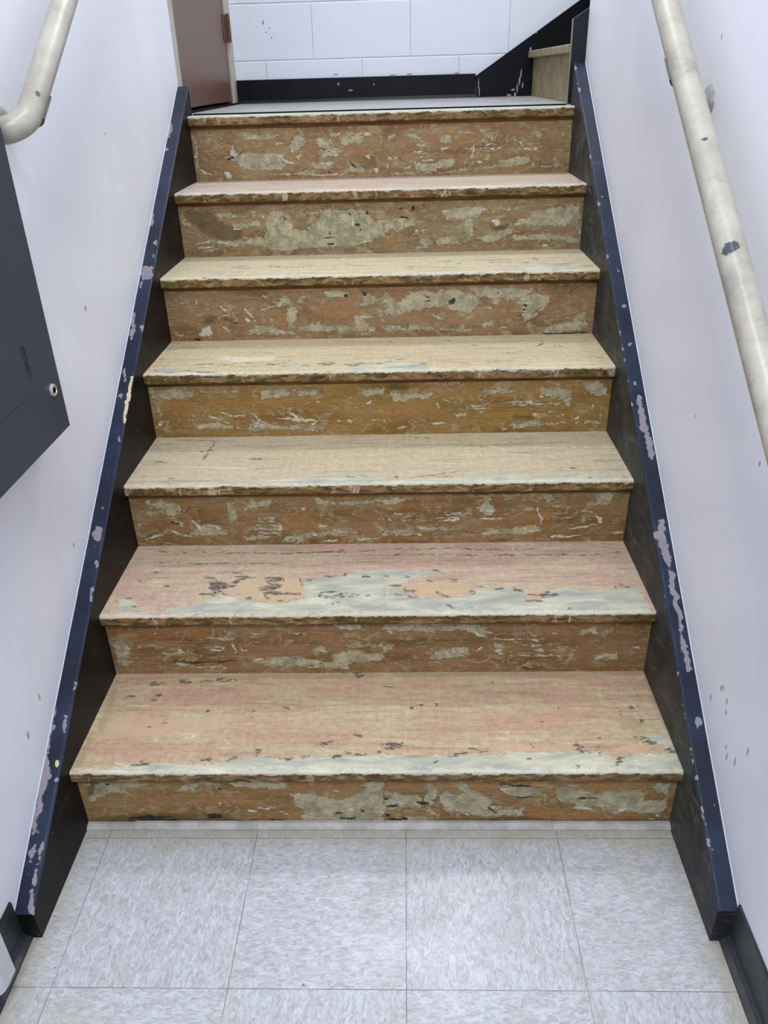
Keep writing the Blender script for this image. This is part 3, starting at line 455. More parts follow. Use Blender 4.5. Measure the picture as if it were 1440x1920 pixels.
def tile_mat(name, x0, y0, bright=1.0, vein=1.0):
    T = 0.3048
    m = Mat(name, 0.30, 0.45)
    x, y, z = m.sep(m.co)
    cx = m.math('DIVIDE', m.math('SUBTRACT', x, x0), T)
    cy = m.math('DIVIDE', m.math('SUBTRACT', y, y0), T)
    ix = m.math('FLOOR', cx); iy = m.math('FLOOR', cy)
    par = m.math('MODULO', m.math('ADD', m.math('ADD', ix, iy), 101.0), 2.0)
    a = m.math('ADD', m.math('MULTIPLY', x, 1.0), m.math('MULTIPLY', ix, 3.1))
    b = m.math('ADD', y, m.math('MULTIPLY', iy, 5.3))
    v1 = m.comb(m.math('MULTIPLY', a, 2.3), b, 0.0)
    v2 = m.comb(a, m.math('MULTIPLY', b, 2.3), 0.0)
    mv = m.N.new('ShaderNodeMix'); mv.data_type = 'VECTOR'
    m.put(mv.inputs[0], par); m.put(mv.inputs[4], v1); m.put(mv.inputs[5], v2)
    vec = mv.outputs[1]
    n1 = m.noise(vec, 62, 3, 0.55, 1.2, 1)
    n2 = m.noise(vec, 80, 2, 0.5, 1.0, 7)
    n3 = m.noise(vec, 48, 3, 0.6, 0.8, 13)
    col = m.ramp(n1, [(0.34, '#96989a'), (0.45, '#a1a3a7'), (0.54, '#a9acb2'), (0.66, '#b4b8bf')])
    col = m.mix(m.step(n2, 0.60, 0.66, 0, 0.45 * vein), col, '#868479')
    col = m.mix(m.step(n3, 0.62, 0.68, 0, 0.40), col, '#c0c4cd')
    dirt = m.noise(m.co, 5.5, 4, 0.65, 0.4)
    col = m.mix(m.step(dirt, 0.50, 0.72, 0, 0.38), col, '#989480')
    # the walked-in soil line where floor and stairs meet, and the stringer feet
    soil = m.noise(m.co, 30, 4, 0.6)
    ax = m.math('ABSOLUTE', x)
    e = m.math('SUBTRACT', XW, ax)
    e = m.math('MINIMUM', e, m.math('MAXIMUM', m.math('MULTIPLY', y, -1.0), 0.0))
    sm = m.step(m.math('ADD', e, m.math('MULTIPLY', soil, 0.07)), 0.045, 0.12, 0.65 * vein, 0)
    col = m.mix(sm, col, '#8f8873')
    spk = m.noise(m.co, 75, 2, 0.5, 0.5, 21)
    col = m.mix(m.step(spk, 0.765, 0.785, 0, 0.8), col, '#4c4a48')
    fx = m.math('MULTIPLY', m.math('ABSOLUTE', m.math('SUBTRACT', m.math('FRACT', m.math('ADD', cx, 0.5)), 0.5)), T)
    fy = m.math('MULTIPLY', m.math('ABSOLUTE', m.math('SUBTRACT', m.math('FRACT', m.math('ADD', cy, 0.5)), 0.5)), T)
    jd = m.math('MINIMUM', fx, fy)
    j = m.step(jd, 0.0003, 0.0011, 1, 0)
    jn = m.step(m.noise(m.co, 12, 3), 0.3, 0.6, 0.45, 0.95)
    col = m.mix(m.math('MULTIPLY', j, jn), col, '#5c5a57')
    if bright != 1.0:
        col = m.mix(1.0, col, (bright, bright, bright, 1), 'MULTIPLY')
    m.color(col)
    m.rough(m.step(dirt, 0.4, 0.7, 0.30, 0.46))
    h = m.math('ADD', m.math('MULTIPLY', j, -1.0), m.math('MULTIPLY', n1, 0.25))
    m.bump(h, 0.25, 0.0008)
    return m.m

def navy_top_mat(k):
    m = Mat('chipped_navy_paint_%d' % k, 0.40, 0.25)
    P, D, W, _ = m.attr('wear_a')
    n = m.noise(m.co, 60, 5, 0.65, 0.5, k)
    base = m.mix(m.step(m.noise(m.scale((1, 2, 2)), 6, 4, 0.6, 0, k), 0.35, 0.65), '#131a2b', '#1d273d')
    base = m.mix(m.step(m.noise(m.co, 24, 5, 0.7, 0.5, k + 3), 0.62, 0.70, 0, 0.25), base, '#434c5e')
    col = m.mix(m.step(m.noise(m.co, 85, 3, 0.5, 0, k + 5), 0.735, 0.755, 0, 0.7), base, '#8b8a92')
    col = m.mix(layer_mask(m, P, n, 0.5, 0.485, 0.515), col, m.mix(n, '#6f6970', '#8d868d'))
    col = m.mix(layer_mask(m, W, n, 0.12, 0.488, 0.512), col, '#b9aa90')
    m.color(col)
    m.bump(m.math('SUBTRACT', m.math('MULTIPLY', n, 0.5), layer_mask(m, P, n, 0.5)), 0.4, 0.001)
    return m.m

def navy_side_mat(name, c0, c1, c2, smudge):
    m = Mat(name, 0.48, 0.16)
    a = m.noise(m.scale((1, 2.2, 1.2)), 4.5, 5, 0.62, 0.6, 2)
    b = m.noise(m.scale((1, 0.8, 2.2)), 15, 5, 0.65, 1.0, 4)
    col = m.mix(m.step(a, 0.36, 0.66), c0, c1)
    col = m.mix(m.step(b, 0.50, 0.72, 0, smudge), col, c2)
    s = m.noise(m.scale((1, 1.0, 0.5)), 90, 2, 0.5, 0, 9)
    col = m.mix(m.step(s, 0.745, 0.765, 0, 0.6), col, '#9a9690')
    m.color(col)
    m.bump(b, 0.2, 0.001)
    return m.m

def flat_mat(name, c, rough=0.5, spec=0.4, metal=0.0, var=None, vs=20, bump=0.0, marks=None, markc='#39404c'):
    m = Mat(name, rough, spec)
    m.b.inputs['Metallic'].default_value = metal
    n = m.noise(m.co, vs, 4, 0.6)
    col = m.mix(m.step(n, 0.35, 0.68), c, var or c)
    if marks: col = m.mix(m.spots(marks, 0.12), col, markc)
    m.color(col)
    if bump: m.bump(n, bump, 0.001)
    return m.m

def door_wood_mat():
    m = Mat('brown_door_veneer', 0.38, 0.4)
    g = m.noise(m.scale((1, 30, 1.1)), 4, 5, 0.6, 0.5)
    g2 = m.noise(m.scale((1, 3, 0.8)), 3, 3)
    col = m.mix(g, '#553a2b', '#745443')
    col = m.mix(m.step(g2, 0.4, 0.65, 0, 0.4), col, '#74492f')
    x, y, z = m.sep(m.co)
    col = m.mix(m.step(m.math('ADD', z, m.math('MULTIPLY', g, 0.01)), ZL + 0.045, ZL + 0.055, 0.35, 0), col, '#6a4a38')
    m.color(col); m.bump(g, 0.15, 0.0008)
    return m.m

def pipe_mat(name, marks):
    m = Mat(name, 0.34, 0.45)
    n = m.noise(m.co, 9, 5, 0.65, 0.4)
    f = m.noise(m.co, 180, 3, 0.6)
    col = m.mix(m.step(n, 0.35, 0.65), '#969284', '#aaa69a')
    col = m.mix(m.step(m.noise(m.scale((1, 2, 2)), 7, 4, 0.7, 0, 6), 0.54, 0.70, 0, 0.5), col, '#7b7a7a')
    g = m.math('ADD', 0.88, m.math('MULTIPLY', f, 0.22))
    col = m.mix(1.0, col, m.comb(g, g, g), 'MULTIPLY')
    col = m.mix(m.spots(marks, 0.12), col, '#343a46')
    m.color(col); m.bump(f, 0.15, 0.0006)
    return m.m

# ---------------------------------------------------------------- room shell
mw_l = wall_paint('painted_wall_left', [(-XW, .62, .92, .02, .006, .006), (-XW, .40, .85, .02, .004, .006), (-XW, .30, .50, .02, .003, .006), (-XW, .02, .33, .02, .003, .008), (-XW, -.05, .30, .02, .004, .009), (-XW, .95, 1.25, .02, .004, .003)])
rm = [(XW, .51, 1.40, .02, .003, .006), (XW, .10, .90, .02, .003, .008), (XW, .03, .80, .02, .003, .006), (XW, .33, .76, .02, .003, .003)]
for k in range(9):
    rm.append((XW, -.02 + .055 * math.sin(k * 2.1) - .01 * k, .33 + .05 * math.cos(k * 1.7), .02, .003, .005 + .002 * (k % 3)))
mw_r = wall_paint('painted_wall_right', rm)
mw_p = wall_paint('painted_wall_plain', None)
m_block = block_wall_mat()
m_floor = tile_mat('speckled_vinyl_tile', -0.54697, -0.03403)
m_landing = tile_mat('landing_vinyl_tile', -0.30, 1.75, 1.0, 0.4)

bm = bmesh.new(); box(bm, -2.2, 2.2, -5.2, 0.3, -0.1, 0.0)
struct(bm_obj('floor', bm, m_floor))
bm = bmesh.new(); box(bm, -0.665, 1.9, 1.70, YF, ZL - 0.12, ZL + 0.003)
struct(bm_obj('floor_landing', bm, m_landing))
bm = bmesh.new()
box(bm, -0.80, -XW, -1.5, 1.703, 0, CEIL)
box(bm, -2.2, -0.80, -1.62, -1.5, 0, CEIL)
box(bm, -2.3, -2.2, -5.2, -1.5, 0, CEIL)
box(bm, -0.80, -XW, 1.703, YF, 3.34, CEIL)
box(bm, -0.80, -0.72, 1.703, YF, 0.9, 3.34)
struct(bm_obj('wall_left', bm, mw_l))
bm = bmesh.new()
box(bm, XW, XW + 0.12, -1.5, 1.70, 0, CEIL)
box(bm, XW + 0.12, 2.2, -1.62, -1.5, 0, CEIL)
box(bm, 2.2, 2.3, -5.2, -1.5, 0, CEIL)
struct(bm_obj('wall_right', bm, mw_r))
bm = bmesh.new(); box(bm, XW + 0.12, 1.9, 1.58, 1.70, 0.6, CEIL)
struct(bm_obj('wall_upper_flight', bm, mw_p))
bm = bmesh.new(); box(bm, 1.9, 2.0, 1.58, YF, 0.6, CEIL)
struct(bm_obj('wall_far_right', bm, mw_p))
bm = bmesh.new(); box(bm, -0.80, 2.0, YF, YF + 0.15, 0.6, CEIL)
struct(bm_obj('wall_back', bm, m_block))
bm = bmesh.new(); box(bm, -2.3, 2.3, -5.3, -5.2, 0, CEIL)
struct(bm_obj('wall_front', bm, mw_p))
bm = bmesh.new(); box(bm, -2.3, 2.3, -5.3, YF + 0.15, CEIL, CEIL + 0.1)
struct(bm_obj('ceiling', bm, mw_p))

m_navy = flat_mat('navy_gloss_paint', '#04060d', 0.35, 0.22, var='#070a14', vs=14, bump=0.15,
                  marks=[(-0.20, YF - .01, 1.325, .004, .03, .006), (-0.05, YF - .01, 1.32, .004, .03, .003), (-0.15, YF - .01, 1.30, .01, .03, .003)], markc='#8b8d98')
m_navy2 = flat_mat('navy_skirt_paint', '#03040a', 0.38, 0.2, var='#060913', vs=12, bump=0.15,
                   marks=[(0.566, YF - .02, 1.345, .003, .03, .016), (0.561, YF - .02, 1.318, .0035, .03, .016), (0.553, YF - .02, 1.29, .003, .03, .016), (0.545, YF - .02, 1.266, .005, .03, .008),
                          (0.535, YF - .02, 1.285, .007, .03, .004), (0.60, YF - .02, 1.43, .004, .03, .008), (0.575, YF - .02, 1.30, .003, .03, .010), (0.62, YF - .02, 1.49, .004, .03, .003),
                          (0.39, YF - .02, 1.31, .002, .03, .018), (0.394, YF - .02, 1.28, .002, .03, .018), (0.52, YF - .02, 1.265, .010, .03, .004)], markc='#8f8c88')
m_vinyl = flat_mat('black_vinyl_base', '#1b1f25', 0.40, 0.45, var='#34383a', vs=9, bump=0.2)

# baseboards
bm = bmesh.new()
box(bm, -0.632, 0.378, YF - 0.014, YF, ZL + .003, 1.349, 0.002)
prism(bm, [(YF - 0.014, ZL + .003), (YF - 0.030, ZL + .003), (YF - 0.028, ZL + 0.010), (YF - 0.022, ZL + 0.016), (YF - 0.014, ZL + 0.019)], 'x', -0.632, 0.384)
struct(bm_obj('baseboard_back', bm, m_navy))
def cove(name, s, y0, y1):
    bm = bmesh.new()
    X = s * XW
    prof = [(X, 0), (X - s * .020, 0), (X - s * .019, .003), (X - s * .010, .008), (X - s * .005, .018), (X - s * .004, .098), (X - s * .002, .101), (X, .101)]
    prism(bm, prof, 'y', y0, y1)
    return struct(bm_obj(name, bm, m_vinyl))
cove('baseboard_left', -1, -1.5, -0.249)
cove('baseboard_right', 1, -1.5, -0.249)

# painted strip of vinyl curled up against the first riser
m_strip = flat_mat('dusty_tile_strip', '#8f8d89', 0.5, 0.3, var='#a6a4a1', vs=30, bump=0.3)
bm = bmesh.new()
for (a, b, h) in ((-XS, -0.50, .0085), (-0.499, -0.245, .011), (-0.2445, 0.36, .0118), (0.3605, XS, .0105)):
    prism(bm, [(0.0, 0), (-0.016, 0), (-0.0155, h * .35), (-0.0115, h * .72), (-0.006, h), (0.0, h)], 'x', a, b)
struct(bm_obj('trim_1', bm, m_strip))

# white boxed trim running up the left wall, just in the corner of the picture
m_white = flat_mat('white_trim_paint', '#c4c1c6', 0.4, 0.4, var='#cbc8cd', vs=8)
bm = bmesh.new()
pts = [(-XW, -0.335), (-0.6, -0.335)]
for k in range(7):
    a = math.pi / 2 * k / 6
    pts.append((-0.622 + .022 * math.cos(a), -0.362 - .022 * math.sin(a)))
pts.append((-XW, -0.384))
prism(bm, pts, 'z', 0.043, 2.1)
struct(bm_obj('trim_2', bm, m_white))

# ---------------------------------------------------------------- door on the landing
m_door = door_wood_mat()
m_frame = flat_mat('cream_frame_paint', '#a8a398', 0.45, 0.4, var='#b4afa4', vs=12)
m_brass = flat_mat('aged_hinge_metal', '#5a3b24', 0.45, 0.5, 0.3, var='#6d4a2e', vs=60)
m_dark = flat_mat('dark_gap', '#0a0a0b', 0.8, 0.1)
door = bpy.data.objects.new('door_1', None); door.location = (-0.65, 1.76, ZL); link(door); struct(door)
door['label'] = 'brown wood door with cream frame on the landing'
def dpart(name, bm, mat, **k):
    o = bm_obj(name, bm, mat, door, **k); o.matrix_parent_inverse = Matrix.Translation((0.65, -1.76, -ZL)); return o
bm = bmesh.new(); box(bm, -0.690, -0.645, 1.762, 2.628, ZL + 0.016, 3.29, 0.002)
dpart('door_leaf', bm, m_door)
bm = bmesh.new()
box(bm, -0.715, -0.634, 1.7035, 1.758, ZL + .003, 3.34, 0.002)
box(bm, -0.715, -0.634, 2.632, YF - .0005, ZL + .003, 3.34, 0.002)
box(bm, -0.715, -0.634, 1.7535, 2.636, 3.295, 3.34, 0.002)
dpart('door_frame', bm, m_frame)
bm = bmesh.new()
box(bm, -0.6445, -0.641, 2.575, 2.628, 1.490, 1.582, 0.0008)
box(bm, -0.634, -0.631, 2.632, 2.672, 1.490, 1.582, 0.0008)
tube(bm, [(-0.632, 2.629, 1.486), (-0.632, 2.629, 1.586)], 0.007, 14)
dpart('hinge', bm, m_brass)
bm = bmesh.new(); box(bm, -0.712, -0.622, 1.7045, 2.70 - .0005, ZL + 0.0032, ZL + 0.0085, 0.001)
dpart('threshold', bm, m_dark)

# ---------------------------------------------------------------- main flight
stair = thing('staircase', 'wooden stair of seven scraped, paint-flaked steps rising from the tiled floor between navy stringers', 'stairs')

def loft(prof, xs, caps=True):
    prof = np.array(prof); n = len(prof); k = len(xs)
    V = np.zeros((k, n, 3)); V[:, :, 0] = xs[:, None]; V[:, :, 1] = prof[None, :, 0]; V[:, :, 2] = prof[None, :, 1]
    a = np.arange(k - 1)[:, None] * n + np.arange(n)[None, :]
    b = np.arange(k - 1)[:, None] * n + (np.arange(n)[None, :] + 1) % n
    F = np.stack([a, a + n, b + n, b], -1).reshape(-1, 4).tolist()
    if caps:
        F.append(list(range(n))); F.append([(k - 1) * n + i for i in range(n)][::-1])
    return V, F

def wavy(x, amp, seed, f0=9.0, n=9):
    r = np.random.default_rng(seed); o = np.zeros_like(x)
    for i in range(n):
        f = f0 * 1.55 ** i
        o += r.normal() / (1 + 0.55 * i) * np.sin(x * f + r.uniform(0, 6.28))
    return o * amp

xs = np.arange(-XS, XS + 1e-6, 0.0022); xs[-1] = XS
CRM = '#b9aa8a'; CRM2 = '#c3b18c'
RB = [('#6a4a26', '#8a673a', '#9a784c'), ('#684a2a', '#83623e', '#937353'), ('#6a4b29', '#85643b', '#947450'), ('#74541f', '#8f6e36', '#98774a'),
      ('#6d5030', '#8b6c4a', '#987a59'), ('#6c5236', '#866d4d', '#93795a'), ('#70512e', '#8c6d48', '#9a7f5c')]
TC = [('#ac9c7e', '#ab8c75', 0.80), ('#b09f88', '#ae9280', 0.75), ('#b3a78b', '#ab9887', 0.40), ('#bbae8c', '#b49d86', 0.35),
      ('#bdb294', '#b5a392', 0.35), ('#b9ad9c', '#b29c93', 0.70), ('#b0aea6', '#b0a89d', 0.2)]
tread_labels = ['lowest tread, pinkish bare wood with a pale grey-green band along the nosing', 'second tread with a large flaked blue-grey patch and black flecks',
                'third tread, plain cream', 'fourth tread, cream with dark flakes near the nosing', 'fifth tread, cream with long dark scratches',
                'sixth tread, thin pink strip', 'landing nosing board']
riser_labels = ['lowest riser, orange wood at left with a big sage paint patch in the middle', 'second riser, brown with faint scrapes', 'third riser, brown with swirled scrapes',
                'fourth riser, golden brown', 'fifth riser with broad sage paint patches at right', 'sixth riser with a large sage patch left of centre', 'top riser under the landing']
for i in range(7):
    y0, z1 = TREAD_Y[i], TREAD_Z[i]
    # riser: visible front face gridded every 3 mm
    zb = TREAD_Z[i - 1] if i else 0.0
    zt = z1 - TH
    yr = y0 + NOSE
    zz = np.linspace(zb, zt, int((zt - zb) / 0.0022))
    prof = [(yr, z) for z in zz] + [(yr + 0.018, zt), (yr + 0.018, zb)]
    V, F = loft(prof, xs)
    nf = len(zz)
    V[:, :nf, 1] += (wavy(xs, 0.00035, 100 + i)[:, None]) * np.sin(np.linspace(0, np.pi, nf))[None, :]
    o = mesh_obj('riser', V.reshape(-1, 3), F, riser_mat(i + 1, RB[i], [0.7, 0.3, 0.5, 0.2, 0.4, 0.9, 0.8][i]), stair, label=riser_labels[i])
    P3 = V.reshape(-1, 3)
    put_fields(o.data, fields('r%d' % (i + 1), P3[:, 0], P3[:, 2]))
    # tread
    yb = (TREAD_Y[i + 1] + NOSE) if i < 6 else 1.70
    r = 0.0055
    top = [(y, z1) for y in np.linspace(yb, y0 + r, int((yb - y0 - r) / 0.0024))]
    arc = [(y0 + r - r * math.sin(a), z1 - r + r * math.cos(a)) for a in np.linspace(0.25, math.pi / 2, 5)]
    front = [(y0, z) for z in np.linspace(z1 - r - 0.003, z1 - TH + 0.005, 6)]
    low = [(y0 + 0.001, z1 - TH + 0.002), (y0 + 0.004, z1 - TH), (yb, z1 - TH)]
    if i < 6:   # the back edge runs a little under the next riser
        low[-1] = (yb, z1 - TH)
    prof = top + arc + front + low
    V, F = loft(prof, xs)
    n0 = len(top); n1 = n0 + len(arc) + len(front)
    w = wavy(xs, 0.0005, 300 + i, 12)
    w2 = wavy(xs, 0.0004, 500 + i, 30, 7)
    V[:, n0 - 1:n1 + 2, 1] += w[:, None] + np.abs(w2[:, None])
    V[:, n0 - 2:n0 + 3, 2] -= np.abs(w2[:, None]) * 0.9
    cream, pink, pk = TC[i]
    o = mesh_obj('tread', V.reshape(-1, 3), F, tread_mat(i + 1, cream, pink, pk, y0), stair, label=tread_labels[i])
    P3 = V.reshape(-1, 3)
    e = np.zeros(V.shape[:2])
    e[:, n0:n1 + 3] = np.clip((z1 - V[:, n0:n1 + 3, 2]) / 0.04, 0, 1)
    if i < 6:
        Fd = fields('t%d' % (i + 1), P3[:, 0], P3[:, 1])
    else:
        Fd = {l: np.zeros(len(P3)) for l in LAYERS}
        Fd['P'] = np.where(P3[:, 1] < y0 + 0.03, 0.62, 0.3)
    put_fields(o.data, Fd, e.ravel())

# paint bead where walls meet the stringers
m_bead = flat_mat('white_paint_bead', '#c3c7d0', 0.6, 0.2)
for k, (sg, y0, z0, sl, y1) in enumerate(((-1, -0.249, 0.0655, 0.657, 1.690), (1, -0.249, 0.083, 0.664, 1.698))):
    bm = bmesh.new()
    tube(bm, [(sg * (XW + .0002), y0 + (y1 - y0) * t / 40, z0 + (y1 - y0) * t / 40 * sl + .0004 + .0005 * math.sin(t * 2.3)) for t in range(41)], 0.0016, 8)
    struct(bm_obj('trim_%d' % (k + 3), bm, m_bead))
# added strip under every nosing: orange-brown wood, darkened to stand for its shadow
bm = bmesh.new(); box(bm, -XS + .002, XS - .012, 1.6935, 1.6995, ZL - .002, ZL + .0042, 0.0006)
bm_obj('edge_strip', bm, m_dark, stair, label='thin black strip along the landing edge')
m_nose_shade = Mat('orange_nose_shade', 0.5, 0.3)
g = m_nose_shade.noise(m_nose_shade.scale((1.5, 1, 20)), 8, 5, 0.65, 0.5)
col = m_nose_shade.ramp(g, [(0.3, '#3d2410'), (0.5, '#5c3d1a'), (0.7, '#775529')])
m_nose_shade.color(col); m_nose_shade.bump(g, 0.4, 0.001)
for i in range(7):
    yr = TREAD_Y[i] + NOSE; zt = TREAD_Z[i] - TH
    pts = [(yr, zt), (yr - 0.0075, zt), (yr - 0.0072, zt - 0.002), (yr - 0.0035, zt - 0.006), (yr - 0.0012, zt - 0.0105), (yr, zt - 0.0115)]
    V, F = loft(pts[::-1], np.array([-XS, -.3, 0, .3, XS]))
    mesh_obj('nose_shade_strip', V.reshape(-1, 3), F, m_nose_shade.m, stair, label='orange-brown strip under a nosing, shade painted in')

def stringer(sgn, key, y0, z0, sl, y1, top_m, side_m, lab):
    xi, xo = XS, XW - 0.0005
    nx = 13
    X = np.linspace(xi, xo, nx)
    Y = np.arange(y0, y1, 0.003); Y = np.append(Y, y1)
    Z = z0 + (Y - y0) * sl
    k = len(Y)
    V = np.zeros((k, nx, 3))
    V[:, :, 0] = X[None, :] * sgn
    V[:, :, 1] = Y[:, None]; V[:, :, 2] = Z[:, None]
    wr = np.abs(wavy(Y, 0.0005, 77 + sgn, 15))
    V[:, 0, 2] -= 0.0022 + wr; V[:, 0, 0] += sgn * 0.0002; V[:, 1, 2] -= 0.0003 + wr * .4
    F = []
    for a in range(k - 1):
        for b in range(nx - 1):
            q = [a * nx + b, a * nx + b + 1, (a + 1) * nx + b + 1, (a + 1) * nx + b]
            F.append(q if sgn > 0 else q[::-1])
    nt = len(F)
    V = V.reshape(-1, 3).tolist()
    zb = 0.0
    b = len(V)
    inner = [a * nx for a in range(k)]; outer = [a * nx + nx - 1 for a in range(k)]
    yb1 = y1
    V += [(sgn * xi, y0, 0.0), (sgn * xi, 0.12, 0.0), (sgn * xi, y1, ZL - 0.25), (sgn * xo, y0, 0.0), (sgn * xo, 0.12, 0.0), (sgn * xo, y1, ZL - 0.25)]
    F.append(inner + [b + 2, b + 1, b])
    F.append(outer + [b + 5, b + 4, b + 3])
    F.append([b, b + 3, outer[0]] + list(range(nx - 2, 0, -1)) + [inner[0]])
    F.append([b + 2, inner[-1]] + [(k - 1) * nx + j for j in range(1, nx - 1)] + [outer[-1], b + 5])
    F.append([b, b + 1, b + 4, b + 3]); F.append([b + 1, b + 2, b + 5, b + 4])
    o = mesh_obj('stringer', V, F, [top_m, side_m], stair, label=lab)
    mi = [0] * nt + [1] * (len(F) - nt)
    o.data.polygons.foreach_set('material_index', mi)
    P3 = np.array(V)
    put_fields(o.data, fields(key, P3[:, 0], P3[:, 1], 1.4))
    return o
side_l = navy_side_mat('grimy_shaded_navy_left', '#060608', '#121212', '#30302d', 0.50)  # near-black: grime plus the weaker sideways light put into the navy
side_r = navy_side_mat('scuffed_navy_inner_right', '#26282b', '#3d3f3d', '#67685f', 0.65)
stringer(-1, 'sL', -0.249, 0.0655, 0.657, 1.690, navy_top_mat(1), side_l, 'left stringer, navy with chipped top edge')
stringer(1, 'sR', -0.249, 0.083, 0.664, 1.6985, navy_top_mat(2), side_r, 'right stringer, navy top and scuffed grey inner face')

# ---------------------------------------------------------------- upper flight (turns right off the landing)
up = thing('staircase', 'upper wooden stair turning right off the landing, khaki riser between black skirt boards', 'stairs', (0.62, 2.2, ZL))
inv = Matrix.Translation((-0.62, -2.2, -ZL))
def upart(name, bm, mat, label=None):
    o = bm_obj(name, bm, mat, up, label=label); o.matrix_parent_inverse = inv; return o
mk = Mat('khaki_scraped_wood', 0.6, 0.3)
g = mk.noise(mk.scale((1, 2.6, 1.0)), 15, 7, 0.72, 1.4)
g2 = mk.noise(mk.scale((1, 2.5, 1)), 16, 5, 0.65, 0.5)
col = mk.ramp(g, [(0.34, '#5f5236'), (0.46, '#867858'), (0.56, '#9b8f70'), (0.66, '#aca287')])
col = mk.mix(mk.step(g2, 0.58, 0.68, 0, 0.7), col, '#bcb49c')
mk.color(col); mk.bump(g, 0.5, 0.0015)
RU, TU = 0.165, 0.265
for k in range(4):
    x0 = 0.614 + k * TU; z0 = ZL + 0.003 + k * RU
    bm = bmesh.new(); box(bm, x0, x0 + 0.018, 1.7265, 2.679, z0, z0 + RU - 0.026, 0.0008)
    upart('riser', bm, mk.m)
    bm = bmesh.new(); box(bm, x0 - 0.022, x0 + TU + (0.0 if k < 3 else .14), 1.7265, 2.679, z0 + RU - 0.0255, z0 + RU, 0.004, 3)
    upart('tread', bm, mk.m)
bm = bmesh.new()
prism(bm, [(0.590, ZL + .0035), (0.590, 1.489), (0.640, 1.519), (1.25, 1.898), (1.895, 2.30), (1.895, ZL + .0035)], 'y', 1.701, 1.7255)
es = [e for e in bm.edges if abs(e.verts[0].co.x - .59) < 1e-4 and abs(e.verts[1].co.x - .59) < 1e-4 and abs(e.verts[0].co.y - e.verts[1].co.y) < 1e-5]
bmesh.ops.bevel(bm, geom=es, offset=0.002, segments=2, affect='EDGES')
mb = Mat('navy_board_worn_edge', 0.38, 0.4)
x, y, z = mb.sep(mb.co)
n = mb.noise(mb.co, 60, 4, 0.6)
ew = mb.step(mb.math('ADD', x, mb.math('MULTIPLY', n, 0.002)), 0.5915, 0.5925, 0.8, 0)
mb.color(mb.mix(ew, mb.mix(n, '#05080f', '#0a0f1c'), '#8a8577'))
upart('stringer', bm, mb.m, 'dark skirt board with worn pale end')
bm = bmesh.new()
prism(bm, [(0.3815, ZL + .003), (0.3785, 1.3395), (0.39, 1.3475), (0.79, 1.598), (1.895, 2.29), (1.895, ZL + .003)], 'y', 2.680, YF - .0005)
upart('stringer', bm, m_navy2, 'black skirt board rising along the block wall')

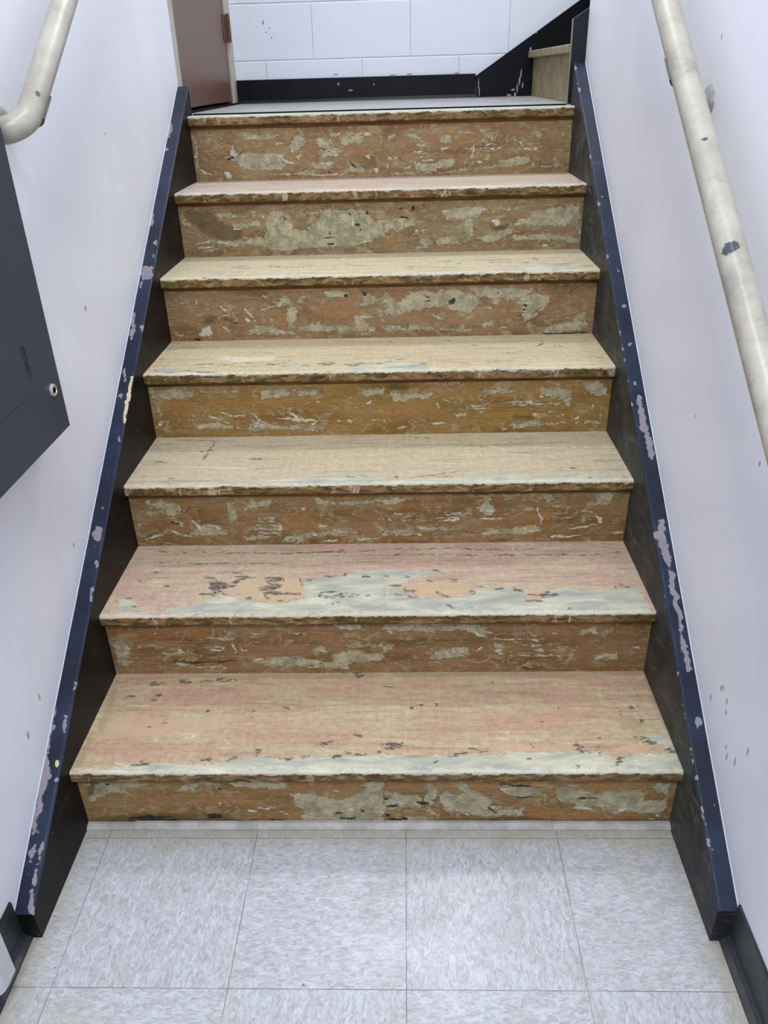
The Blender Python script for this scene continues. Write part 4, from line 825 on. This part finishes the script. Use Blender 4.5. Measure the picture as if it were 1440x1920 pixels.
# ---------------------------------------------------------------- handrails
m_steel = flat_mat('painted_bracket', '#8f8e93', 0.45, 0.4, 0.0, var='#a9a8ae', vs=60)
m_saddle = flat_mat('dark_saddle_strap', '#4a4442', 0.5, 0.4, 0.2, var='#5b5350', vs=60)
def rail(sgn, xr, ya, za, yb, zb, y_end_lo, y_end_hi, r, marks, lab, brackets, grp):
    s = (zb - za) / (yb - ya)
    Zr = lambda y: za + (y - ya) * s
    t = thing('handrail', lab, 'handrail', (sgn * XW, ya, za), grp)
    inv = Matrix.Translation((-sgn * XW, -ya, -za))
    lo = Vector((xr, y_end_lo, Zr(y_end_lo))); hi = Vector((xr, y_end_hi, Zr(y_end_hi)))
    R = 0.046
    pl = bend(hi, lo, (sgn * XW, lo.y, lo.z), R)
    ph = bend(lo, hi, (sgn * XW, hi.y, hi.z), R)
    mid = [pl[0].lerp(ph[0], k / 60) for k in range(1, 60)]
    path = [Vector((sgn * (XW - .001), lo.y, lo.z))] + pl[::-1] + mid + ph + [Vector((sgn * (XW - .001), hi.y, hi.z))]
    bm = bmesh.new(); tube(bm, path, r, 40)
    o = bm_obj('pipe', bm, pipe_mat('cream_pipe_paint', marks), t, True); o.matrix_parent_inverse = inv
    for (yc, fl_y, fl_z) in brackets:
        bm = bmesh.new()
        # domed wall flange
        prof = [(0.026, 0.0), (0.026, 0.003), (0.020, 0.007), (0.010, 0.010), (0.0, 0.0105)]
        rings = []
        for (rr, dx) in prof[:-1]:
            rings.append([bm.verts.new((sgn * (XW - dx), fl_y + rr * math.cos(a * math.pi / 12), fl_z + rr * math.sin(a * math.pi / 12))) for a in range(24)])
        for a in range(len(rings) - 1):
            for b in range(24):
                bm.faces.new((rings[a][b], rings[a][(b + 1) % 24], rings[a + 1][(b + 1) % 24], rings[a + 1][b]))
        bm.faces.new(rings[0]); bm.faces.new(rings[-1])
        zc = Zr(yc)
        p = [Vector((sgn * (XW - .008), fl_y, fl_z)), Vector((xr + sgn * .03, (fl_y * .7 + yc * .3), fl_z - .004)), Vector((xr + sgn * .008, yc, min(fl_z + .004, zc - r - .014))), Vector((xr, yc, zc - r - .001))]
        sm = []
        for k in range(19):
            u = k / 18
            a = p[0].lerp(p[1], u); b = p[1].lerp(p[2], u); c = p[2].lerp(p[3], u)
            sm.append(a.lerp(b, u).lerp(b.lerp(c, u), u))
        tube(bm, sm, 0.0062, 14)
        o = bm_obj('bracket', bm, m_steel, t, False); o.matrix_parent_inverse = inv
        # saddle plate wrapped under the pipe
        bm = bmesh.new()
        L = 0.030; d = Vector((0, 1, s)).normalized(); side = Vector((1, 0, 0)); nrm = side.cross(d)
        ctr = Vector((xr, yc, zc))
        grid = []
        for rr in (r + .0002, r + .0030):
            g_ = []
            for e in (-L, L):
                g_.append([bm.verts.new(ctr + d * e + (side * math.sin(a) - nrm * math.cos(a)) * rr) for a in np.linspace(-1.25, 1.25, 15)])
            grid.append(g_)
        for k in range(14):
            bm.faces.new((grid[1][0][k], grid[1][0][k + 1], grid[1][1][k + 1], grid[1][1][k]))
            bm.faces.new((grid[0][0][k], grid[0][1][k], grid[0][1][k + 1], grid[0][0][k + 1]))
            bm.faces.new((grid[0][0][k], grid[0][0][k + 1], grid[1][0][k + 1], grid[1][0][k]))
            bm.faces.new((grid[0][1][k], grid[1][1][k], grid[1][1][k + 1], grid[0][1][k + 1]))
        for k in (0, 14):
            bm.faces.new((grid[0][0][k], grid[1][0][k], grid[1][1][k], grid[0][1][k]))
        q = bm_obj('saddle', bm, m_saddle, o); q.matrix_parent_inverse = Matrix.Identity(4)
    return t
rail(-1, -0.56, .408, 1.340, .635, 1.494, .335, 1.55, 0.0215,
     [(-0.545, .385, 1.345, .004, .006, .006)],
     'cream painted pipe handrail on the left wall ending in an elbow above the grey cabinet', [(0.392, 0.424, 1.300), (1.35, 1.37, 1.90)], None)
rail(1, 0.56, -.111, .968, .625, 1.464, -0.62, 1.55, 0.0225,
     [(0.549, .085, 1.1235, .0135, .010, .014), (0.548, .275, 1.256, .010, .004, .004)],
     'long cream painted pipe handrail sloping down the right wall, chipped grey in one spot', [(0.470, 0.521, 1.302), (1.35, 1.37, 1.90)], None)

# ---------------------------------------------------------------- grey wall cabinet
cab = thing('electrical_cabinet', 'slate grey metal cabinet on the left wall with a round key lock', 'cabinet', (-XW, 0.03, 0.78))
inv = Matrix.Translation((XW, -0.03, -0.78))
m_slate = flat_mat('slate_grey_enamel', '#363d49', 0.42, 0.25, var='#39404c', vs=5, bump=0.05)
m_blue = flat_mat('dark_blue_pull', '#0e2436', 0.35, 0.5, var='#173a52', vs=60)
m_lock = flat_mat('nickel_lock_face', '#b9b4a8', 0.3, 0.6, 0.5, var='#c9c4b8', vs=80)
def cpart(name, bm, mat, parent=None, **k):
    o = bm_obj(name, bm, mat, parent or cab, **k)
    o.matrix_parent_inverse = inv if parent is None else Matrix.Identity(4)
    return o
XC = -0.575
bm = bmesh.new(); box(bm, -XW + .0005, XC - .0012, -0.26, 0.283, 0.781, 1.72, 0.002)
cpart('body', bm, m_slate)
bm = bmesh.new()
# face sheet with a rectangular opening for the door
def ring(bm, x0, x1, yo0, yo1, zo0, zo1, yi0, yi1, zi0, zi1):
    box(bm, x0, x1, yo0, yo1, zo0, zi0); box(bm, x0, x1, yo0, yo1, zi1, zo1)
    box(bm, x0, x1, yo0, yi0, zi0, zi1); box(bm, x0, x1, yi1, yo1, zi0, zi1)
ring(bm, XC - .0012, XC, -0.26, 0.283, 0.781, 1.72, -0.20, 0.1785, 0.8865, 1.62)
cpart('face_frame', bm, m_slate)
bm = bmesh.new(); box(bm, XC - .0010, XC + .0002, -0.1997, 0.1782, 0.8869, 1.6197, 0.0003, 1)
leaf = cpart('door', bm, m_slate)
bm = bmesh.new()
box(bm, XC - .0002, XC + .0012, 0.1665, 0.1775, 0.913, 0.973, 0.0006)
box(bm, XC + .0012, XC + .0022, 0.1750, 0.1772, 0.916, 0.970)
for z in (0.928, 0.943, 0.958):
    box(bm, XC + .0012, XC + .0024, 0.1700, 0.1775, z - .0008, z + .0008)
cpart('pull', bm, m_blue, leaf, label='recessed blue-black pull')
bm = bmesh.new()
ly, lz = 0.2445, 0.866
rings = []
for (rr, dx) in ((0.0118, 0.0), (0.0118, 0.0035), (0.0100, 0.005), (0.0080, 0.005), (0.0074, 0.0030)):
    rings.append([bm.verts.new((XC + dx, ly + rr * math.cos(a * math.pi / 14), lz + rr * math.sin(a * math.pi / 14))) for a in range(28)])
for a in range(len(rings) - 1):
    for b in range(28):
        bm.faces.new((rings[a][b], rings[a][(b + 1) % 28], rings[a + 1][(b + 1) % 28], rings[a + 1][b]))
bm.faces.new(rings[0]); bm.faces.new(rings[-1])
lock = cpart('lock', bm, m_lock, label='nickel lock')
bm = bmesh.new()
tube(bm, [(XC + .0031, ly, lz), (XC + .0045, ly, lz)], 0.0052, 20)
box(bm, XC + .0045, XC + .0050, ly - .0009, ly + .0009, lz - .0042, lz + .0042)
box(bm, XC + .0045, XC + .0050, ly - .0009, ly + .0035, lz - .0010, lz + .0004)
cpart('keyway', bm, m_dark, lock)

# ---------------------------------------------------------------- ceiling lamps (above the frame) and light
m_house = flat_mat('lamp_housing', '#d9d9d6', 0.5)
m_em = bpy.data.materials.new('lamp_diffuser'); m_em.use_nodes = True
em = m_em.node_tree.nodes['Principled BSDF']; em.inputs['Emission Color'].default_value = (0.9, 0.94, 1, 1); em.inputs['Emission Strength'].default_value = 2.0
def lamp(x, y, sx, sy, power, lab, spec=1.0):
    t = thing('ceiling_light', lab, 'ceiling light', (x, y, CEIL))
    inv = Matrix.Translation((-x, -y, -CEIL))
    bm = bmesh.new(); box(bm, x - sx / 2 - .02, x + sx / 2 + .02, y - sy / 2 - .02, y + sy / 2 + .02, CEIL - .045, CEIL - .0005, 0.004)
    o = bm_obj('housing', bm, m_house, t); o.matrix_parent_inverse = inv
    bm = bmesh.new(); box(bm, x - sx / 2, x + sx / 2, y - sy / 2, y + sy / 2, CEIL - .06, CEIL - .0455, 0.003)
    o = bm_obj('diffuser', bm, m_em, t); o.matrix_parent_inverse = inv
    l = bpy.data.lights.new('lamp_light', 'AREA'); l.shape = 'RECTANGLE'; l.size = sx; l.size_y = sy; l.energy = power
    l.color = (0.955, 0.975, 1.0)
    lo = bpy.data.objects.new('lamp_light', l); lo.location = (x, y, CEIL - .065); link(lo)
lamp(0.0, -0.3, 0.30, 1.2, 27, 'long ceiling lamp above the foot of the stair')
lamp(0.0, -2.3, 1.2, 0.6, 95, 'added unseen hall lamp that lifts the walls and risers')  # added behind the camera to brighten walls and risers, no known fixture
lamp(0.15, 1.95, 0.9, 0.30, 30, 'ceiling lamp above the landing')

w = bpy.data.worlds.new('World'); bpy.context.scene.world = w; w.use_nodes = True
w.node_tree.nodes['Background'].inputs[0].default_value = (0.8, 0.85, 1, 1)
w.node_tree.nodes['Background'].inputs[1].default_value = 0.05

# ---------------------------------------------------------------- camera
cam = bpy.data.cameras.new('camera'); co = bpy.data.objects.new('camera', cam); link(co)
p, yw, rl = [math.radians(a) for a in (28.84156475, -2.06096413, -1.67981069)]
f = Vector((math.sin(yw) * math.cos(p), math.cos(yw) * math.cos(p), -math.sin(p)))
rt = Vector((math.cos(yw), -math.sin(yw), 0)); upv = rt.cross(f)
c_, s_ = math.cos(rl), math.sin(rl)
r2 = rt * c_ + upv * s_; u2 = upv * c_ - rt * s_
Mx = Matrix(((r2.x, u2.x, -f.x, 0.0766837), (r2.y, u2.y, -f.y, -1.12886635), (r2.z, u2.z, -f.z, 1.35925075), (0, 0, 0, 1)))
co.matrix_world = Mx
cam.sensor_fit = 'HORIZONTAL'; cam.sensor_width = 36.0; cam.lens = 1492.80093 / 1440 * 36.0
cam.clip_start = 0.02
sc = bpy.context.scene; sc.camera = co
sc.cycles.max_bounces = 7; sc.cycles.diffuse_bounces = 5; sc.cycles.glossy_bounces = 3; sc.cycles.transmission_bounces = 1
sc.view_settings.view_transform = 'Standard'; sc.view_settings.look = 'None'
sc.view_settings.gamma = 1.0; sc.view_settings.exposure = 0.0
sc.view_settings.use_curve_mapping = False
